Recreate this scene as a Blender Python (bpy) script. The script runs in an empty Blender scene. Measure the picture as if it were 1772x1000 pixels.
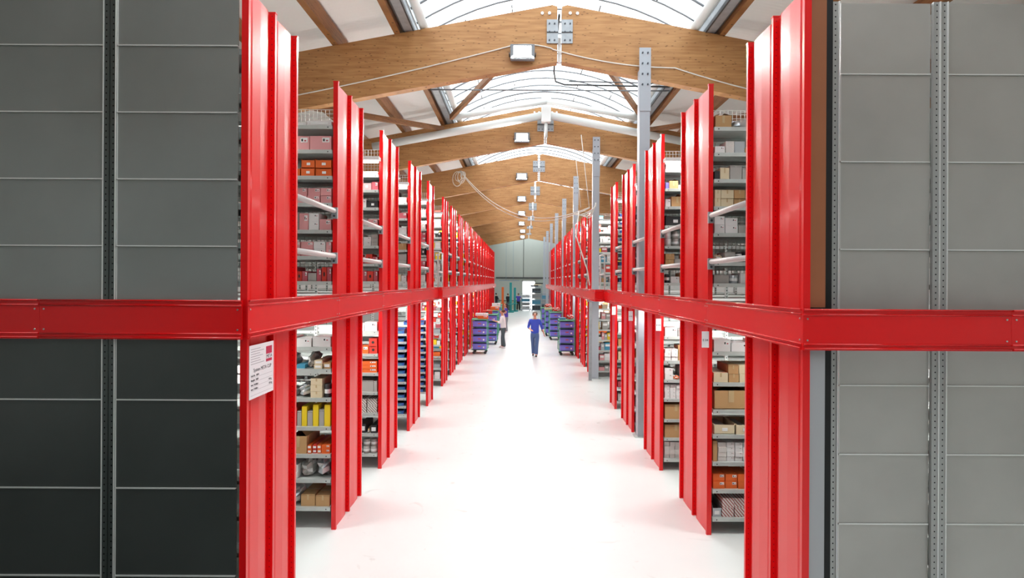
import bpy, math, random
from mathutils import Vector, Matrix
R = random.Random(11)
PI = math.pi
scene = bpy.context.scene
col = scene.collection

# ------------------------------------------------------------------ camera, sky, light, exposure
F = 1000.0
cam_d = bpy.data.cameras.new('camera'); cam = bpy.data.objects.new('camera', cam_d); col.objects.link(cam)
cam_d.sensor_width = 36; cam_d.lens = 36 * F / 1772
cam_d.shift_x = -16 / 1772; cam_d.shift_y = -13 / 1772
cam_d.clip_start = .05; cam_d.clip_end = 300
cam.location = (0, 0, 2.95)
cam.rotation_euler = (Matrix.Rotation(math.radians(90), 3, 'X') @ Matrix.Rotation(math.radians(0.3), 3, 'Z')).to_euler()
scene.camera = cam

world = bpy.data.worlds.new('sky'); scene.world = world; world.use_nodes = True
bg = world.node_tree.nodes['Background']
bg.inputs[0].default_value = (.93, .97, 1, 1); bg.inputs[1].default_value = 4.2

scene.view_settings.view_transform = 'Standard'; scene.view_settings.look = 'None'
scene.view_settings.gamma = 1; scene.view_settings.use_curve_mapping = False
scene.view_settings.exposure = -0.46
cy = scene.cycles
cy.max_bounces = 7; cy.diffuse_bounces = 4; cy.glossy_bounces = 3; cy.transmission_bounces = 4
cy.transparent_max_bounces = 8; cy.caustics_reflective = False; cy.caustics_refractive = False
cy.use_denoising = True; cy.sample_clamp_indirect = 6
cy.use_adaptive_sampling = True; cy.adaptive_threshold = .02

def area(name, loc, size, size_y, power, rot=(0, 0, 0), color=(1, 1, 1), parent=None, portal=False):
    l = bpy.data.lights.new(name, 'AREA'); l.shape = 'RECTANGLE'; l.size = size; l.size_y = size_y
    l.energy = power; l.color = color
    if portal: l.cycles.is_portal = True
    o = bpy.data.objects.new(name, l); col.objects.link(o); o.location = loc; o.rotation_euler = rot
    if parent: o.parent = parent
    return o
RX = 0.72                      # ridge line x
for k in range(4):             # daylight enters through the ridge skylight
    area('skylight_portal', (RX, -1 + 18 * k, 8.9), 5.9, 18, 1, portal=True)

# ------------------------------------------------------------------ materials
MAT = {}
def srgb(c):
    return tuple(((x / 255) / 12.92 if x / 255 <= .04045 else ((x / 255 + .055) / 1.055) ** 2.4) for x in c) + (1,)
def mat(name, rgb, rough=.5, metal=0., coat=0., emit=None, estr=0., noise=0., nscale=6., bump=0., spec=.5):
    if name in MAT: return MAT[name]
    m = bpy.data.materials.new(name); m.use_nodes = True; nt = m.node_tree
    b = nt.nodes['Principled BSDF']; c = srgb(rgb)
    b.inputs['Base Color'].default_value = c; b.inputs['Roughness'].default_value = rough
    b.inputs['Metallic'].default_value = metal; b.inputs['Coat Weight'].default_value = coat
    b.inputs['Coat Roughness'].default_value = .12; b.inputs['Specular IOR Level'].default_value = spec
    if emit:
        b.inputs['Emission Color'].default_value = srgb(emit); b.inputs['Emission Strength'].default_value = estr
    if noise or bump:
        tc = nt.nodes.new('ShaderNodeTexCoord'); n = nt.nodes.new('ShaderNodeTexNoise')
        n.inputs['Scale'].default_value = nscale; n.inputs['Detail'].default_value = 5
        nt.links.new(tc.outputs['Object'], n.inputs['Vector'])
        if noise:
            r = nt.nodes.new('ShaderNodeValToRGB')
            r.color_ramp.elements[0].position = .3; r.color_ramp.elements[1].position = .7
            r.color_ramp.elements[0].color = tuple(x * (1 - noise) for x in c[:3]) + (1,)
            r.color_ramp.elements[1].color = tuple(min(1, x * (1 + noise)) for x in c[:3]) + (1,)
            nt.links.new(n.outputs['Fac'], r.inputs[0]); nt.links.new(r.outputs[0], b.inputs['Base Color'])
        if bump:
            bp = nt.nodes.new('ShaderNodeBump'); bp.inputs['Strength'].default_value = bump; bp.inputs['Distance'].default_value = .02
            nt.links.new(n.outputs['Fac'], bp.inputs['Height']); nt.links.new(bp.outputs[0], b.inputs['Normal'])
    MAT[name] = m; return m

def holes(base, name, pitch, rad, axis, hc=(.012, .01, .012, 1)):
    """perforated steel: a row of round holes up the z axis of the part, centred on its local axis"""
    m = base.copy(); m.name = name; MAT[name] = m; nt = m.node_tree; b = nt.nodes['Principled BSDF']
    tc = nt.nodes.new('ShaderNodeTexCoord'); s = nt.nodes.new('ShaderNodeSeparateXYZ'); nt.links.new(tc.outputs['Object'], s.inputs[0])
    def mth(op, a, bv=None):
        n = nt.nodes.new('ShaderNodeMath'); n.operation = op
        for i, v in enumerate((a, bv)):
            if v is None: continue
            if isinstance(v, (int, float)): n.inputs[i].default_value = v
            else: nt.links.new(v, n.inputs[i])
        return n.outputs[0]
    fz = mth('MULTIPLY', mth('SUBTRACT', mth('FRACT', mth('DIVIDE', s.outputs['Z'], pitch)), .5), pitch)
    d = mth('SQRT', mth('ADD', mth('MULTIPLY', fz, fz), mth('MULTIPLY', s.outputs[axis], s.outputs[axis])))
    k = mth('LESS_THAN', d, rad)
    mx = nt.nodes.new('ShaderNodeMix'); mx.data_type = 'RGBA'
    mx.inputs['A'].default_value = b.inputs['Base Color'].default_value; mx.inputs['B'].default_value = hc
    for l in list(nt.links):
        if l.to_socket == b.inputs['Base Color']: nt.links.new(l.from_socket, mx.inputs['A']); break
    nt.links.new(k, mx.inputs['Factor']); nt.links.new(mx.outputs['Result'], b.inputs['Base Color'])
    return m

RED = mat('red_enamel', (226, 4, 12), .34, coat=.25, spec=.45)
REDP = holes(RED, 'red_perforated', .05, .0045, 'X', (.14, .0, .012, 1))
REDL = mat('red_lip', (226, 4, 12), .12, coat=.6)
SHEETU = mat('steel_sheet_bright_reflection', (150, 153, 150), .32, metal=.5, noise=.08, nscale=1.2)  # upper left cladding: lighter copy of the steel, bright reflections put into its colour
GALV = mat('galvanised_steel', (206, 212, 208), .38, metal=.35, noise=.06, nscale=9)
GALVP = holes(GALV, 'galvanised_perforated', .05, .009, 'X')
RAILM = mat('grey_rail_paint', (205, 203, 200), .4)
SHEETD = mat('steel_sheet_dark_reflection', (88, 92, 90), .3, metal=.55, noise=.10, nscale=1.2)  # lower left cladding: darker copy of the steel, dim reflections put into its colour
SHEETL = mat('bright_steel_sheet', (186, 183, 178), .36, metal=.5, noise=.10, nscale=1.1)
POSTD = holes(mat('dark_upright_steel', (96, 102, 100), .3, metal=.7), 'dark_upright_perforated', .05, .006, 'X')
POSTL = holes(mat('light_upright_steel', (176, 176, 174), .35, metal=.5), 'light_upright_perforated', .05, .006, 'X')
EDGE = mat('bright_edge', (235, 235, 232), .3, metal=.4)
BLACK = mat('plain_black', (14, 14, 15), .6)
BOLT = mat('bolt_steel', (200, 196, 192), .25, metal=.9)
BOLTD = mat('dark_bolt', (70, 74, 80), .4, metal=.6)
COLG = mat('column_grey_paint', (176, 182, 190), .45)
PLATE = mat('joint_plate_steel', (160, 164, 168), .45, metal=.5, noise=.1, nscale=8)
WHITE = mat('white_paint', (236, 236, 234), .5)
PIPE = mat('white_pipe', (222, 225, 222), .4)
CABLE = mat('white_cable', (222, 218, 208), .5)
DGREY = mat('dark_grey_metal', (70, 72, 74), .4, metal=.3)
PAPER = mat('white_paper', (240, 240, 242), .6)
INK = mat('black_ink', (40, 40, 46), .7)
INKG = mat('grey_ink', (150, 150, 156), .7)
MAG = mat('crimson_print', (190, 20, 70), .5)
WIRE = mat('mesh_wire', (196, 198, 190), .4, metal=.3)
LAMPW = mat('lamp_glass', (255, 255, 252), .3, emit=(255, 255, 250), estr=9)
TUBEW = mat('fluorescent_tube', (255, 255, 255), .3, emit=(255, 255, 252), estr=7)

def wood(name, c1, c2, c3):
    m = bpy.data.materials.new(name); m.use_nodes = True; nt = m.node_tree; b = nt.nodes['Principled BSDF']
    b.inputs['Roughness'].default_value = .55
    tc = nt.nodes.new('ShaderNodeTexCoord')
    mp = nt.nodes.new('ShaderNodeMapping'); mp.inputs['Scale'].default_value = (1.2, 1.2, 14); nt.links.new(tc.outputs['Object'], mp.inputs[0])
    n = nt.nodes.new('ShaderNodeTexNoise'); n.inputs['Scale'].default_value = 1.6; n.inputs['Detail'].default_value = 8
    nt.links.new(mp.outputs[0], n.inputs['Vector'])
    r = nt.nodes.new('ShaderNodeValToRGB'); r.color_ramp.elements[0].position = .32; r.color_ramp.elements[1].position = .68
    r.color_ramp.elements[0].color = srgb(c1); r.color_ramp.elements[1].color = srgb(c2); nt.links.new(n.outputs['Fac'], r.inputs[0])
    mp2 = nt.nodes.new('ShaderNodeMapping'); mp2.inputs['Scale'].default_value = (6, 6, 22); nt.links.new(tc.outputs['Object'], mp2.inputs[0])
    v = nt.nodes.new('ShaderNodeTexVoronoi'); v.inputs['Scale'].default_value = 1.1; nt.links.new(mp2.outputs[0], v.inputs['Vector'])
    r2 = nt.nodes.new('ShaderNodeValToRGB'); r2.color_ramp.elements[0].position = .10; r2.color_ramp.elements[0].color = (1, 1, 1, 1)
    r2.color_ramp.elements[1].position = .19; r2.color_ramp.elements[1].color = (0, 0, 0, 1); nt.links.new(v.outputs['Distance'], r2.inputs[0])
    mx = nt.nodes.new('ShaderNodeMix'); mx.data_type = 'RGBA'; mx.inputs['B'].default_value = srgb(c3)
    nt.links.new(r2.outputs[0], mx.inputs['Factor']); nt.links.new(r.outputs[0], mx.inputs['A']); nt.links.new(mx.outputs['Result'], b.inputs['Base Color'])
    MAT[name] = m; return m
WOOD = wood('laminated_spruce', (164, 114, 66), (192, 144, 92), (104, 66, 34))
WOODD = wood('dark_rafter_wood', (120, 78, 40), (150, 102, 58), (84, 50, 24))

def ribbed(name, rgb, scale, axis='Y', strength=.5, rough=.5, metal=0.):
    m = mat(name, rgb, rough, metal=metal); nt = m.node_tree; b = nt.nodes['Principled BSDF']
    tc = nt.nodes.new('ShaderNodeTexCoord'); w = nt.nodes.new('ShaderNodeTexWave'); w.bands_direction = axis
    w.inputs['Scale'].default_value = scale; nt.links.new(tc.outputs['Object'], w.inputs[0])
    bp = nt.nodes.new('ShaderNodeBump'); bp.inputs['Strength'].default_value = strength; bp.inputs['Distance'].default_value = .01
    nt.links.new(w.outputs['Fac'], bp.inputs['Height']); nt.links.new(bp.outputs[0], b.inputs['Normal'])
    return m
CEILM = ribbed('white_roof_panel', (240, 240, 236), 3.0, 'Y', .25)
WALLM = ribbed('grey_green_wall_panel', (176, 182, 174), .55, 'X', .3)
SIDEM = mat('side_wall_white', (214, 216, 212), .7)
FLOORM = mat('polished_concrete', (229, 234, 231), .26, noise=.03, nscale=.8, spec=.4)
nt = FLOORM.node_tree
if 1:   # faint scuffs and specks on the coated floor
    tc = nt.nodes.new('ShaderNodeTexCoord'); v = nt.nodes.new('ShaderNodeTexNoise'); v.inputs['Scale'].default_value = 2.2; v.inputs['Detail'].default_value = 10; v.inputs['Distortion'].default_value = 1.5
    nt.links.new(tc.outputs['Object'], v.inputs['Vector'])
    r = nt.nodes.new('ShaderNodeValToRGB'); r.color_ramp.elements[0].position = .64; r.color_ramp.elements[0].color = (1, 1, 1, 1)
    r.color_ramp.elements[1].position = .76; r.color_ramp.elements[1].color = (.8, .78, .76, 1); nt.links.new(v.outputs['Fac'], r.inputs[0])
    b = nt.nodes['Principled BSDF']; src = [l for l in nt.links if l.to_socket == b.inputs['Base Color']][0].from_socket
    mx = nt.nodes.new('ShaderNodeMix'); mx.data_type = 'RGBA'; mx.blend_type = 'MULTIPLY'; mx.inputs['Factor'].default_value = 1
    nt.links.new(src, mx.inputs['A']); nt.links.new(r.outputs[0], mx.inputs['B']); nt.links.new(mx.outputs['Result'], b.inputs['Base Color'])
def glazing():
    m = bpy.data.materials.new('skylight_sheet'); m.use_nodes = True; nt = m.node_tree; nt.nodes.clear()
    o = nt.nodes.new('ShaderNodeOutputMaterial'); t = nt.nodes.new('ShaderNodeBsdfTransparent'); t.inputs[0].default_value = (.93, .96, .97, 1)
    tr = nt.nodes.new('ShaderNodeBsdfTranslucent'); tr.inputs[0].default_value = (.85, .88, .9, 1)
    mx = nt.nodes.new('ShaderNodeMixShader'); mx.inputs[0].default_value = .15
    nt.links.new(t.outputs[0], mx.inputs[1]); nt.links.new(tr.outputs[0], mx.inputs[2]); nt.links.new(mx.outputs[0], o.inputs[0])
    return m
GLAZE = glazing()
def stripes(name, c1, c2, scale, ang):
    m = mat(name, c1, .6); nt = m.node_tree; b = nt.nodes['Principled BSDF']
    tc = nt.nodes.new('ShaderNodeTexCoord'); mp = nt.nodes.new('ShaderNodeMapping'); mp.inputs['Rotation'].default_value = (0, ang, 0)
    w = nt.nodes.new('ShaderNodeTexWave'); w.inputs['Scale'].default_value = scale; nt.links.new(tc.outputs['Object'], mp.inputs[0]); nt.links.new(mp.outputs[0], w.inputs[0])
    r = nt.nodes.new('ShaderNodeValToRGB'); r.color_ramp.interpolation = 'CONSTANT'; r.color_ramp.elements[0].color = srgb(c1)
    r.color_ramp.elements[1].position = .72; r.color_ramp.elements[1].color = srgb(c2)
    nt.links.new(w.outputs['Fac'], r.inputs[0]); nt.links.new(r.outputs[0], b.inputs['Base Color']); return m

# ------------------------------------------------------------------ mesh helpers
class MB:
    def __init__(s): s.v = []; s.f = []; s.m = []; s.mats = []; s.sm = []
    def mi(s, m):
        if m not in s.mats: s.mats.append(m)
        return s.mats.index(m)
    def box(s, x0, x1, y0, y1, z0, z1, m, rot=None):
        b = len(s.v); P = [(x, y, z) for z in (z0, z1) for y in (y0, y1) for x in (x0, x1)]
        if rot:
            c = Vector(((x0 + x1) / 2, (y0 + y1) / 2, (z0 + z1) / 2)); P = [tuple(c + rot @ (Vector(p) - c)) for p in P]
        s.v += P; k = s.mi(m)
        for f in ((0, 2, 3, 1), (4, 5, 7, 6), (0, 1, 5, 4), (2, 6, 7, 3), (0, 4, 6, 2), (1, 3, 7, 5)):
            s.f.append(tuple(b + i for i in f)); s.m.append(k); s.sm.append(False)
        return s
    def beam(s, a, b_, w, h, m, up=(0, 0, 1)):
        a = Vector(a); b_ = Vector(b_); d = (b_ - a).normalized(); u = Vector(up)
        sd = d.cross(u).normalized(); u = sd.cross(d).normalized(); b0 = len(s.v); k = s.mi(m)
        for p in (a, b_):
            for i, j in ((-1, -1), (1, -1), (1, 1), (-1, 1)): s.v.append(tuple(p + sd * (w / 2 * i) + u * (h / 2 * j)))
        for f in ((0, 1, 2, 3), (7, 6, 5, 4), (0, 4, 5, 1), (1, 5, 6, 2), (2, 6, 7, 3), (3, 7, 4, 0)):
            s.f.append(tuple(b0 + i for i in f)); s.m.append(k); s.sm.append(False)
        return s
    def tube(s, pts, r, m, n=10, cap=True):
        pts = [Vector(p) for p in pts]; k = s.mi(m); b0 = len(s.v); N = len(pts); prev = None
        for i, p in enumerate(pts):
            d = (pts[min(i + 1, N - 1)] - pts[max(i - 1, 0)]).normalized()
            if prev is None: a = d.orthogonal().normalized()
            else: a = (prev - d * prev.dot(d)).normalized()
            prev = a; c = d.cross(a); rr = r[i] if isinstance(r, (list, tuple)) else r
            for j in range(n): t = 2 * PI * j / n; s.v.append(tuple(p + (a * math.cos(t) + c * math.sin(t)) * rr))
        for i in range(N - 1):
            for j in range(n):
                s.f.append((b0 + i * n + j, b0 + i * n + (j + 1) % n, b0 + (i + 1) * n + (j + 1) % n, b0 + (i + 1) * n + j)); s.m.append(k); s.sm.append(True)
        if cap:
            s.f.append(tuple(b0 + j for j in reversed(range(n)))); s.f.append(tuple(b0 + (N - 1) * n + j for j in range(n))); s.m += [k, k]; s.sm += [False, False]
        return s
    def poly(s, P, m, smooth=False):
        b = len(s.v); s.v += [tuple(p) for p in P]; s.f.append(tuple(range(b, b + len(P)))); s.m.append(s.mi(m)); s.sm.append(smooth); return s
    def prism(s, prof, y0, y1, m):          # prof = [(x, z)], extruded along y
        n = len(prof); b = len(s.v); k = s.mi(m)
        s.v += [(x, y0, z) for x, z in prof] + [(x, y1, z) for x, z in prof]
        for i in range(n): s.f.append((b + i, b + (i + 1) % n, b + n + (i + 1) % n, b + n + i)); s.m.append(k); s.sm.append(False)
        s.f.append(tuple(b + i for i in reversed(range(n)))); s.f.append(tuple(b + n + i for i in range(n))); s.m += [k, k]; s.sm += [False, False]
        return s
    def mesh(s, name):
        me = bpy.data.meshes.new(name); me.from_pydata(s.v, [], s.f)
        for m in s.mats: me.materials.append(m)
        me.polygons.foreach_set('material_index', s.m); me.polygons.foreach_set('use_smooth', s.sm)
        import bmesh
        bm = bmesh.new(); bm.from_mesh(me); bmesh.ops.recalc_face_normals(bm, faces=bm.faces); bm.to_mesh(me); bm.free()
        return me
    def build(s, name, parent=None, loc=None, bevel=0.):
        o = bpy.data.objects.new(name, s.mesh(name)); col.objects.link(o)
        if loc: o.location = loc
        if parent: o.parent = parent
        if bevel:
            md = o.modifiers.new('edge', 'BEVEL'); md.width = bevel; md.segments = 2; md.limit_method = 'ANGLE'
        return o

def link(name, me, parent=None, loc=(0, 0, 0), scale=None, rotz=0):
    o = bpy.data.objects.new(name, me); col.objects.link(o); o.location = loc
    if scale: o.scale = scale
    if rotz: o.rotation_euler.z = rotz
    if parent: o.parent = parent
    return o
def tag(o, label, cat, group=None, kind=None):
    o['label'] = label; o['category'] = cat
    if group: o['group'] = group
    if kind: o['kind'] = kind
    return o
def thing(name, label, cat, loc=(0, 0, 0), group=None, rotz=0, kind=None):
    o = bpy.data.objects.new(name, None); col.objects.link(o); o.location = loc; o.rotation_euler.z = rotz; o.empty_display_size = .1
    return tag(o, label, cat, group, kind)
def struct(o, label=None, cat=None):
    o['kind'] = 'structure'; o['label'] = label or o.name; o['category'] = cat or 'building'; return o
def copy_tree(o, parent=None):
    c = o.copy(); col.objects.link(c)
    if parent: c.parent = parent
    for ch in KIDS.get(o.name, list(o.children)): copy_tree(ch, c)
    return c
KIDS = {}
ORD = ['first', 'second', 'third', 'fourth', 'fifth', 'sixth', 'seventh', 'eighth', 'ninth', 'tenth', 'eleventh', 'twelfth',
       'thirteenth', 'fourteenth', 'fifteenth', 'sixteenth', 'seventeenth', 'eighteenth', 'nineteenth', 'twentieth']
SIDE = {-1: 'left', 1: 'right'}

# ------------------------------------------------------------------ the hall
HX0, HX1, HY0, HY1 = -8.3, 9.6, -8.0, 64.0
struct(MB().box(HX0, HX1, HY0, HY1, -.2, 0, FLOORM).box(HX0, -1.2, HY0, 4.3, 0, .004, mat('unseen_dark_floor_patch', (30, 44, 38), .5)).build('floor'), 'white coated concrete floor of the wide central aisle', 'floor')  # dark green patch is unseen, added to darken the lower left cladding
def zt(x): return 8.32 - .188 * abs(x - RX)
# walls
w = MB(); w.prism([(HX0, 0), (HX1, 0), (HX1, 7.0), (RX, 8.6), (HX0, 7.0)], HY1, HY1 + .3, WALLM); struct(w.build('wall_back'), 'grey green panelled end wall with a bright doorway', 'wall')
struct(MB().box(-2.8, 3.2, HY1 - .12, HY1, 3.28, 3.42, DGREY).build('trim_1'), 'dark grey rail across the end wall', 'trim')
struct(MB().box(.22, .27, HY1 - .03, HY1, 3.42, 8.3, DGREY).build('trim_2'), 'vertical panel joint in the end wall', 'trim')
struct(MB().box(HX0 - .2, HX0, HY0, HY1, 0, 7.0, SIDEM).build('wall_left'), 'plain wall behind the left racks', 'wall')
struct(MB().box(HX1, HX1 + .2, HY0, HY1, 0, 7.0, SIDEM).build('wall_right'), 'plain wall behind the right racks', 'wall')
fw = MB(); FD = mat('front_wall_dark', (44, 56, 50), .8); FL = mat('front_wall_grey', (150, 150, 148), .8)
fw.box(HX0, -.5, HY0 - .2, HY0, 0, 3.6, FD); fw.box(HX0, -.5, HY0 - .2, HY0, 3.6, 8.6, FL); fw.box(-.5, HX1, HY0 - .2, HY0, 0, 8.6, FL)  # unseen wall; its dark part is put in for the cladding reflections
struct(fw.build('wall_front'), 'wall behind the viewer', 'wall')
# bright doorway in the end wall (open to daylight)
DAY = mat('daylight_pane', (255, 255, 255), .5, emit=(255, 255, 255), estr=2.2)
d = MB(); d.box(.18, 1.48, HY1 - .05, HY1 - .03, 0, 2.95, DAY); d.box(.08, .18, HY1 - .1, HY1, 0, 3.05, WHITE); d.box(1.48, 1.58, HY1 - .1, HY1, 0, 3.05, WHITE); d.box(.08, 1.58, HY1 - .1, HY1, 2.95, 3.05, WHITE)
struct(d.build('door_1'), 'white sunlit doorway in the end wall', 'door')
# roof slopes
RS = .36     # roof sheet underside above beam top
for s, nm in ((-1, 'ceiling_left'), (1, 'ceiling_right')):
    xa = RX + s * 3.05; xb = HX0 - .2 if s < 0 else HX1 + .2
    c = MB()
    P = [(xa, zt(xa) + RS), (xb, zt(xb) + RS), (xb, zt(xb) + RS + .15), (xa, zt(xa) + RS + .15)]
    c.prism(P, HY0, HY1, CEILM); struct(c.build(nm), 'white roof sheeting slope ' + SIDE[s] + ' of the skylight', 'ceiling')
# skylight: low barrel arch
def arch(u): return zt(RX + 2.9) + .30 + .95 * (1 - (u / 2.95) ** 2)
g = MB(); NU = 16
for i in range(NU):
    u0 = -2.95 + 5.9 * i / NU; u1 = -2.95 + 5.9 * (i + 1) / NU
    g.poly([(RX + u0, HY0, arch(u0)), (RX + u1, HY0, arch(u1)), (RX + u1, HY1, arch(u1)), (RX + u0, HY1, arch(u0))], GLAZE, True)
struct(g.build('window_1'), 'arched white translucent skylight along the ridge', 'skylight')
RIBW = mat('rib_white', (206, 208, 208), .4); RIBG = mat('rib_grey', (120, 124, 128), .4)
k = 0; y = 6.0
rib_me = None
while y < 36:
    m = MB(); pts = [(RX + u, 0, arch(u) - .03) for u in [-2.95 + 5.9 * i / 14 for i in range(15)]]
    m.tube(pts, .019 if k % 4 else .026, RIBG, 5); o = m.build('trim_%d' % (k + 3), loc=(0, y, 0))
    struct(o, 'thin curved rib under the arched skylight', 'skylight rib'); y += .62; k += 1
for j, u in enumerate((-1.95, -.95, .95, 1.95)):
    m = MB(); yy = 6.2
    while yy < 40: m.box(-.012, .012, yy, yy + .34, -.02, .0, DGREY); yy += 1.24
    o = m.build('trim_%d' % (k + 3 + j), loc=(RX + u, 0, arch(u) - .05)); struct(o, 'row of short dark sheet joints along the skylight', 'skylight joint')

# glulam portal beams
BY = [-1.8, 4.6] + [11.3 + 6.55 * i for i in range(8)]
BT = .2; BD = 1.10
def beamhalf(s, y):
    xr = RX + s * .045; xe = HX0 if s < 0 else HX1
    m = MB(); m.prism([(xr, zt(xr) - .03), (xr + s * .1, zt(xr)), (xe, zt(xe)), (xe, zt(xe) - BD), (xr, zt(xr) - BD)], -BT / 2, BT / 2, WOOD)
    return m
flood_pos = []
for i, y in enumerate(BY):
    vis = i - 2
    pos = ('behind the viewer' if i == 0 else 'above the viewer' if vis < 0 else 'nearest in view' if vis == 0 else ORD[vis] + ' from the viewer')
    t = thing('roof_beam', 'brown laminated timber roof beam with steel ridge plates, ' + pos, 'roof beam', (0, y, 0), 'laminated roof beams along the hall', kind='thing')
    beamhalf(-1, y).build('beam_half', t); beamhalf(1, y).build('beam_half', t)
    if vis >= 0:
        for s in (-1, 1):
            m = MB(); zc = zt(RX) - .56
            m.box(RX + s * .03, RX + s * .25, -BT / 2 - .025, -BT / 2, zc - .2, zc + .26, PLATE)
            for dx in (.1, .2):
                for dz in (-.14, .02, .18):
                    m.tube([(RX + s * dx, -BT / 2 - .045, zc + dz), (RX + s * dx, -BT / 2 - .024, zc + dz)], .014, BOLTD, 8)
            m.box(RX + s * .03, RX + s * .25, -BT / 2 - .04, -BT / 2 - .024, zc + .005, zc + .02, DGREY)
            m.build('joint_plate', t)
            if vis < 2:
                for dx in (.2, .34): MB().tube([(RX + s * dx, -BT / 2 - .03, zt(RX) - .17 - .02 * dx), (RX + s * dx, -BT / 2, zt(RX) - .17 - .02 * dx)], .03, WHITE, 12).build('bolt_cap', t)
        MB().box(RX - .028, RX + .028, -.05, .05, zt(RX) - BD - (.0 if vis else .0), zt(RX) - .62, WHITE).build('hinge_bar', t)

# flood lamps on the beams
def flood(y, label, x=.0, z=7.33, lit=True, power=140):
    t = thing('flood_lamp', label, 'lamp', (x, y, z), 'flood lamps under the roof beams')
    m = MB(); m.prism([(-.235, -.14), (.235, -.14), (.235, .16), (-.235, .16)], -.12, -.02, PIPE); m.m = [m.mi(RIBG)] * len(m.m); m.build('housing', t, bevel=.015)
    g = MB(); g.box(-.17, .17, -.127, -.119, -.10, .12, LAMPW); g.build('lamp_glass', t)
    b = MB(); b.box(-.26, -.242, -.1, .04, -.03, .0, DGREY); b.box(.242, .26, -.1, .04, -.03, .0, DGREY); b.box(-.26, .26, .02, .04, -.03, .0, DGREY); b.build('bracket', t)
    if lit:
        area('flood_light', (0, -.16, 0), .4, .26, power, (math.radians(-60), 0, 0), (1, .99, .96), t)
names = ['nearest roof beam, glaring', 'second roof beam', 'third roof beam', 'fourth roof beam', 'fifth roof beam', 'sixth roof beam', 'seventh roof beam', 'eighth roof beam']
for i, y in enumerate(BY):
    if i < 2: flood(y - BT / 2 - .04, 'added unseen white flood lamp on a roof beam ' + ('above the viewer' if i else 'behind the viewer'), power=200)  # out of view lamps, added to light the surfaces facing the viewer
    else: flood(y - BT / 2 - .04, 'white flood lamp on the ' + names[i - 2], x=0 if i < 8 else .1, power=170)

# purlins, long rafters and skylight kerbs
def longrun(name, label, off, dz, w_, h_, m, cat='purlin'):
    x = RX + off; m_ = MB(); sl = math.atan(.188) * (1 if off < 0 else -1)
    m_.box(-w_ / 2, w_ / 2, 2, 60, 0, h_, m); o = m_.build(name, loc=(x, 0, zt(x) + dz)); tag(o, label, cat, 'long timbers carrying the roof', 'thing'); return o
for s in (-1, 1):
    for j, off in enumerate((3.15, 4.35, 5.75, 7.2)):
        longrun('roof_purlin', '%s long timber purlin %s of the skylight' % (['dark', 'brown', 'brown', 'brown'][j], SIDE[s] + ', ' + ['beside its kerb', 'second out', 'third out', 'outermost'][j]), s * off, .012, .12, .30, WOODD)
    x = RX + s * 2.93
    kb = thing('skylight_kerb', 'grey metal kerb along the %s edge of the skylight' % SIDE[s], 'skylight kerb', (x, 0, zt(x) + .022), kind='thing')
    m = MB(); m.box(-.08, .08, 2, 60, .0, .45, PLATE); m.box(-.1, -.08, 2, 60, .05, .09, DGREY); m.box(.08, .1, 2, 60, .05, .09, DGREY); m.box(-.1, -.08, 2, 60, .26, .29, EDGE); m.box(.08, .1, 2, 60, .26, .29, EDGE)
    m.build('kerb_profile', kb)
    m = MB()
    m.box(-.11, -.081, 2, 60, .001, .04, DGREY); m.box(.081, .11, 2, 60, .001, .04, DGREY); m.build('kerb_channel', kb)
    x = RX + s * 2.66
    tag(MB().tube([(x, 2, zt(x) + .13), (x, 60, zt(x) + .13)], .085, PIPE, 14).build('service_pipe'), 'white pipe running along the %s edge of the skylight' % SIDE[s], 'pipe')
# timber braces
for (a, b, lab) in (((-2.05, 16.7, 7.68), (.45, 11.45, 8.18), 'from the left kerb up to the nearest beam ridge'), ((3.49, 16.7, 7.68), (.99, 11.45, 8.18), 'from the right kerb up to the nearest beam ridge'),
                    ((-2.4, 17.6, 7.58), (-6.6, 11.5, 6.79), 'under the left roof slope behind the nearest beam'), ((3.85, 17.6, 7.58), (8.0, 11.5, 6.79), 'under the right roof slope behind the nearest beam')):
    tag(MB().beam(a, b, .1, .14, WOODD).build('roof_brace'), 'slanting timber brace ' + lab, 'brace', 'slanting timber braces under the roof', 'thing')
# tie rods and conduit across the skylight
tag(MB().tube([(-2.3, 14.5, 7.75), (3.7, 14.5, 7.75)], .018, RIBG, 8).build('tie_rod'), 'thin grey tie rod across the skylight behind the nearest beam', 'rod')
cd = MB(); cd.tube([(.72, 11.36, 8.2), (.72, 13.2, 7.35 + .4), (.78, 13.6, 7.66), (1.0, 13.7, 7.62), (3.5, 13.7, 7.58)], .02, DGREY, 8); cd.tube([(1.1, 13.7, 7.70), (3.5, 13.7, 7.66)], .014, DGREY, 6)
tag(cd.build('conduit'), 'dark electrical conduit bent below the skylight ridge', 'conduit')

# ventilation pipes crossing at the second beam
vp = thing('ventilation_pipe', 'thick white ridge shaped pipe crossing in front of the second beam', 'pipe', (RX, 17.35, 0))
for s in (-1, 1):
    xe = (HX0 if s < 0 else HX1) - RX
    MB().tube([(s * .12, 0, 7.93), (s * 5.2, 0, 7.93 - .188 * 5.1)], .115, PIPE, 18).build('sloping_pipe', vp)
m = MB(); m.box(-.14, .14, -.13, .13, 7.72, 8.52, WHITE); m.build('junction_box', vp, bevel=.02)
MB().tube([(0, 0, 7.72), (0, 0, 7.28)], .05, PIPE, 12).build('down_pipe', vp)
vq = thing('upper_pipe', 'white ridge shaped pipe close under the skylight above the second beam', 'pipe', (RX, 16.95, 0))
for s in (-1, 1): MB().tube([(0, 0, 8.24), (s * 2.75, 0, 8.24 - .18 * 2.75)], .085, PIPE, 14).build('sloping_pipe', vq)

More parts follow.
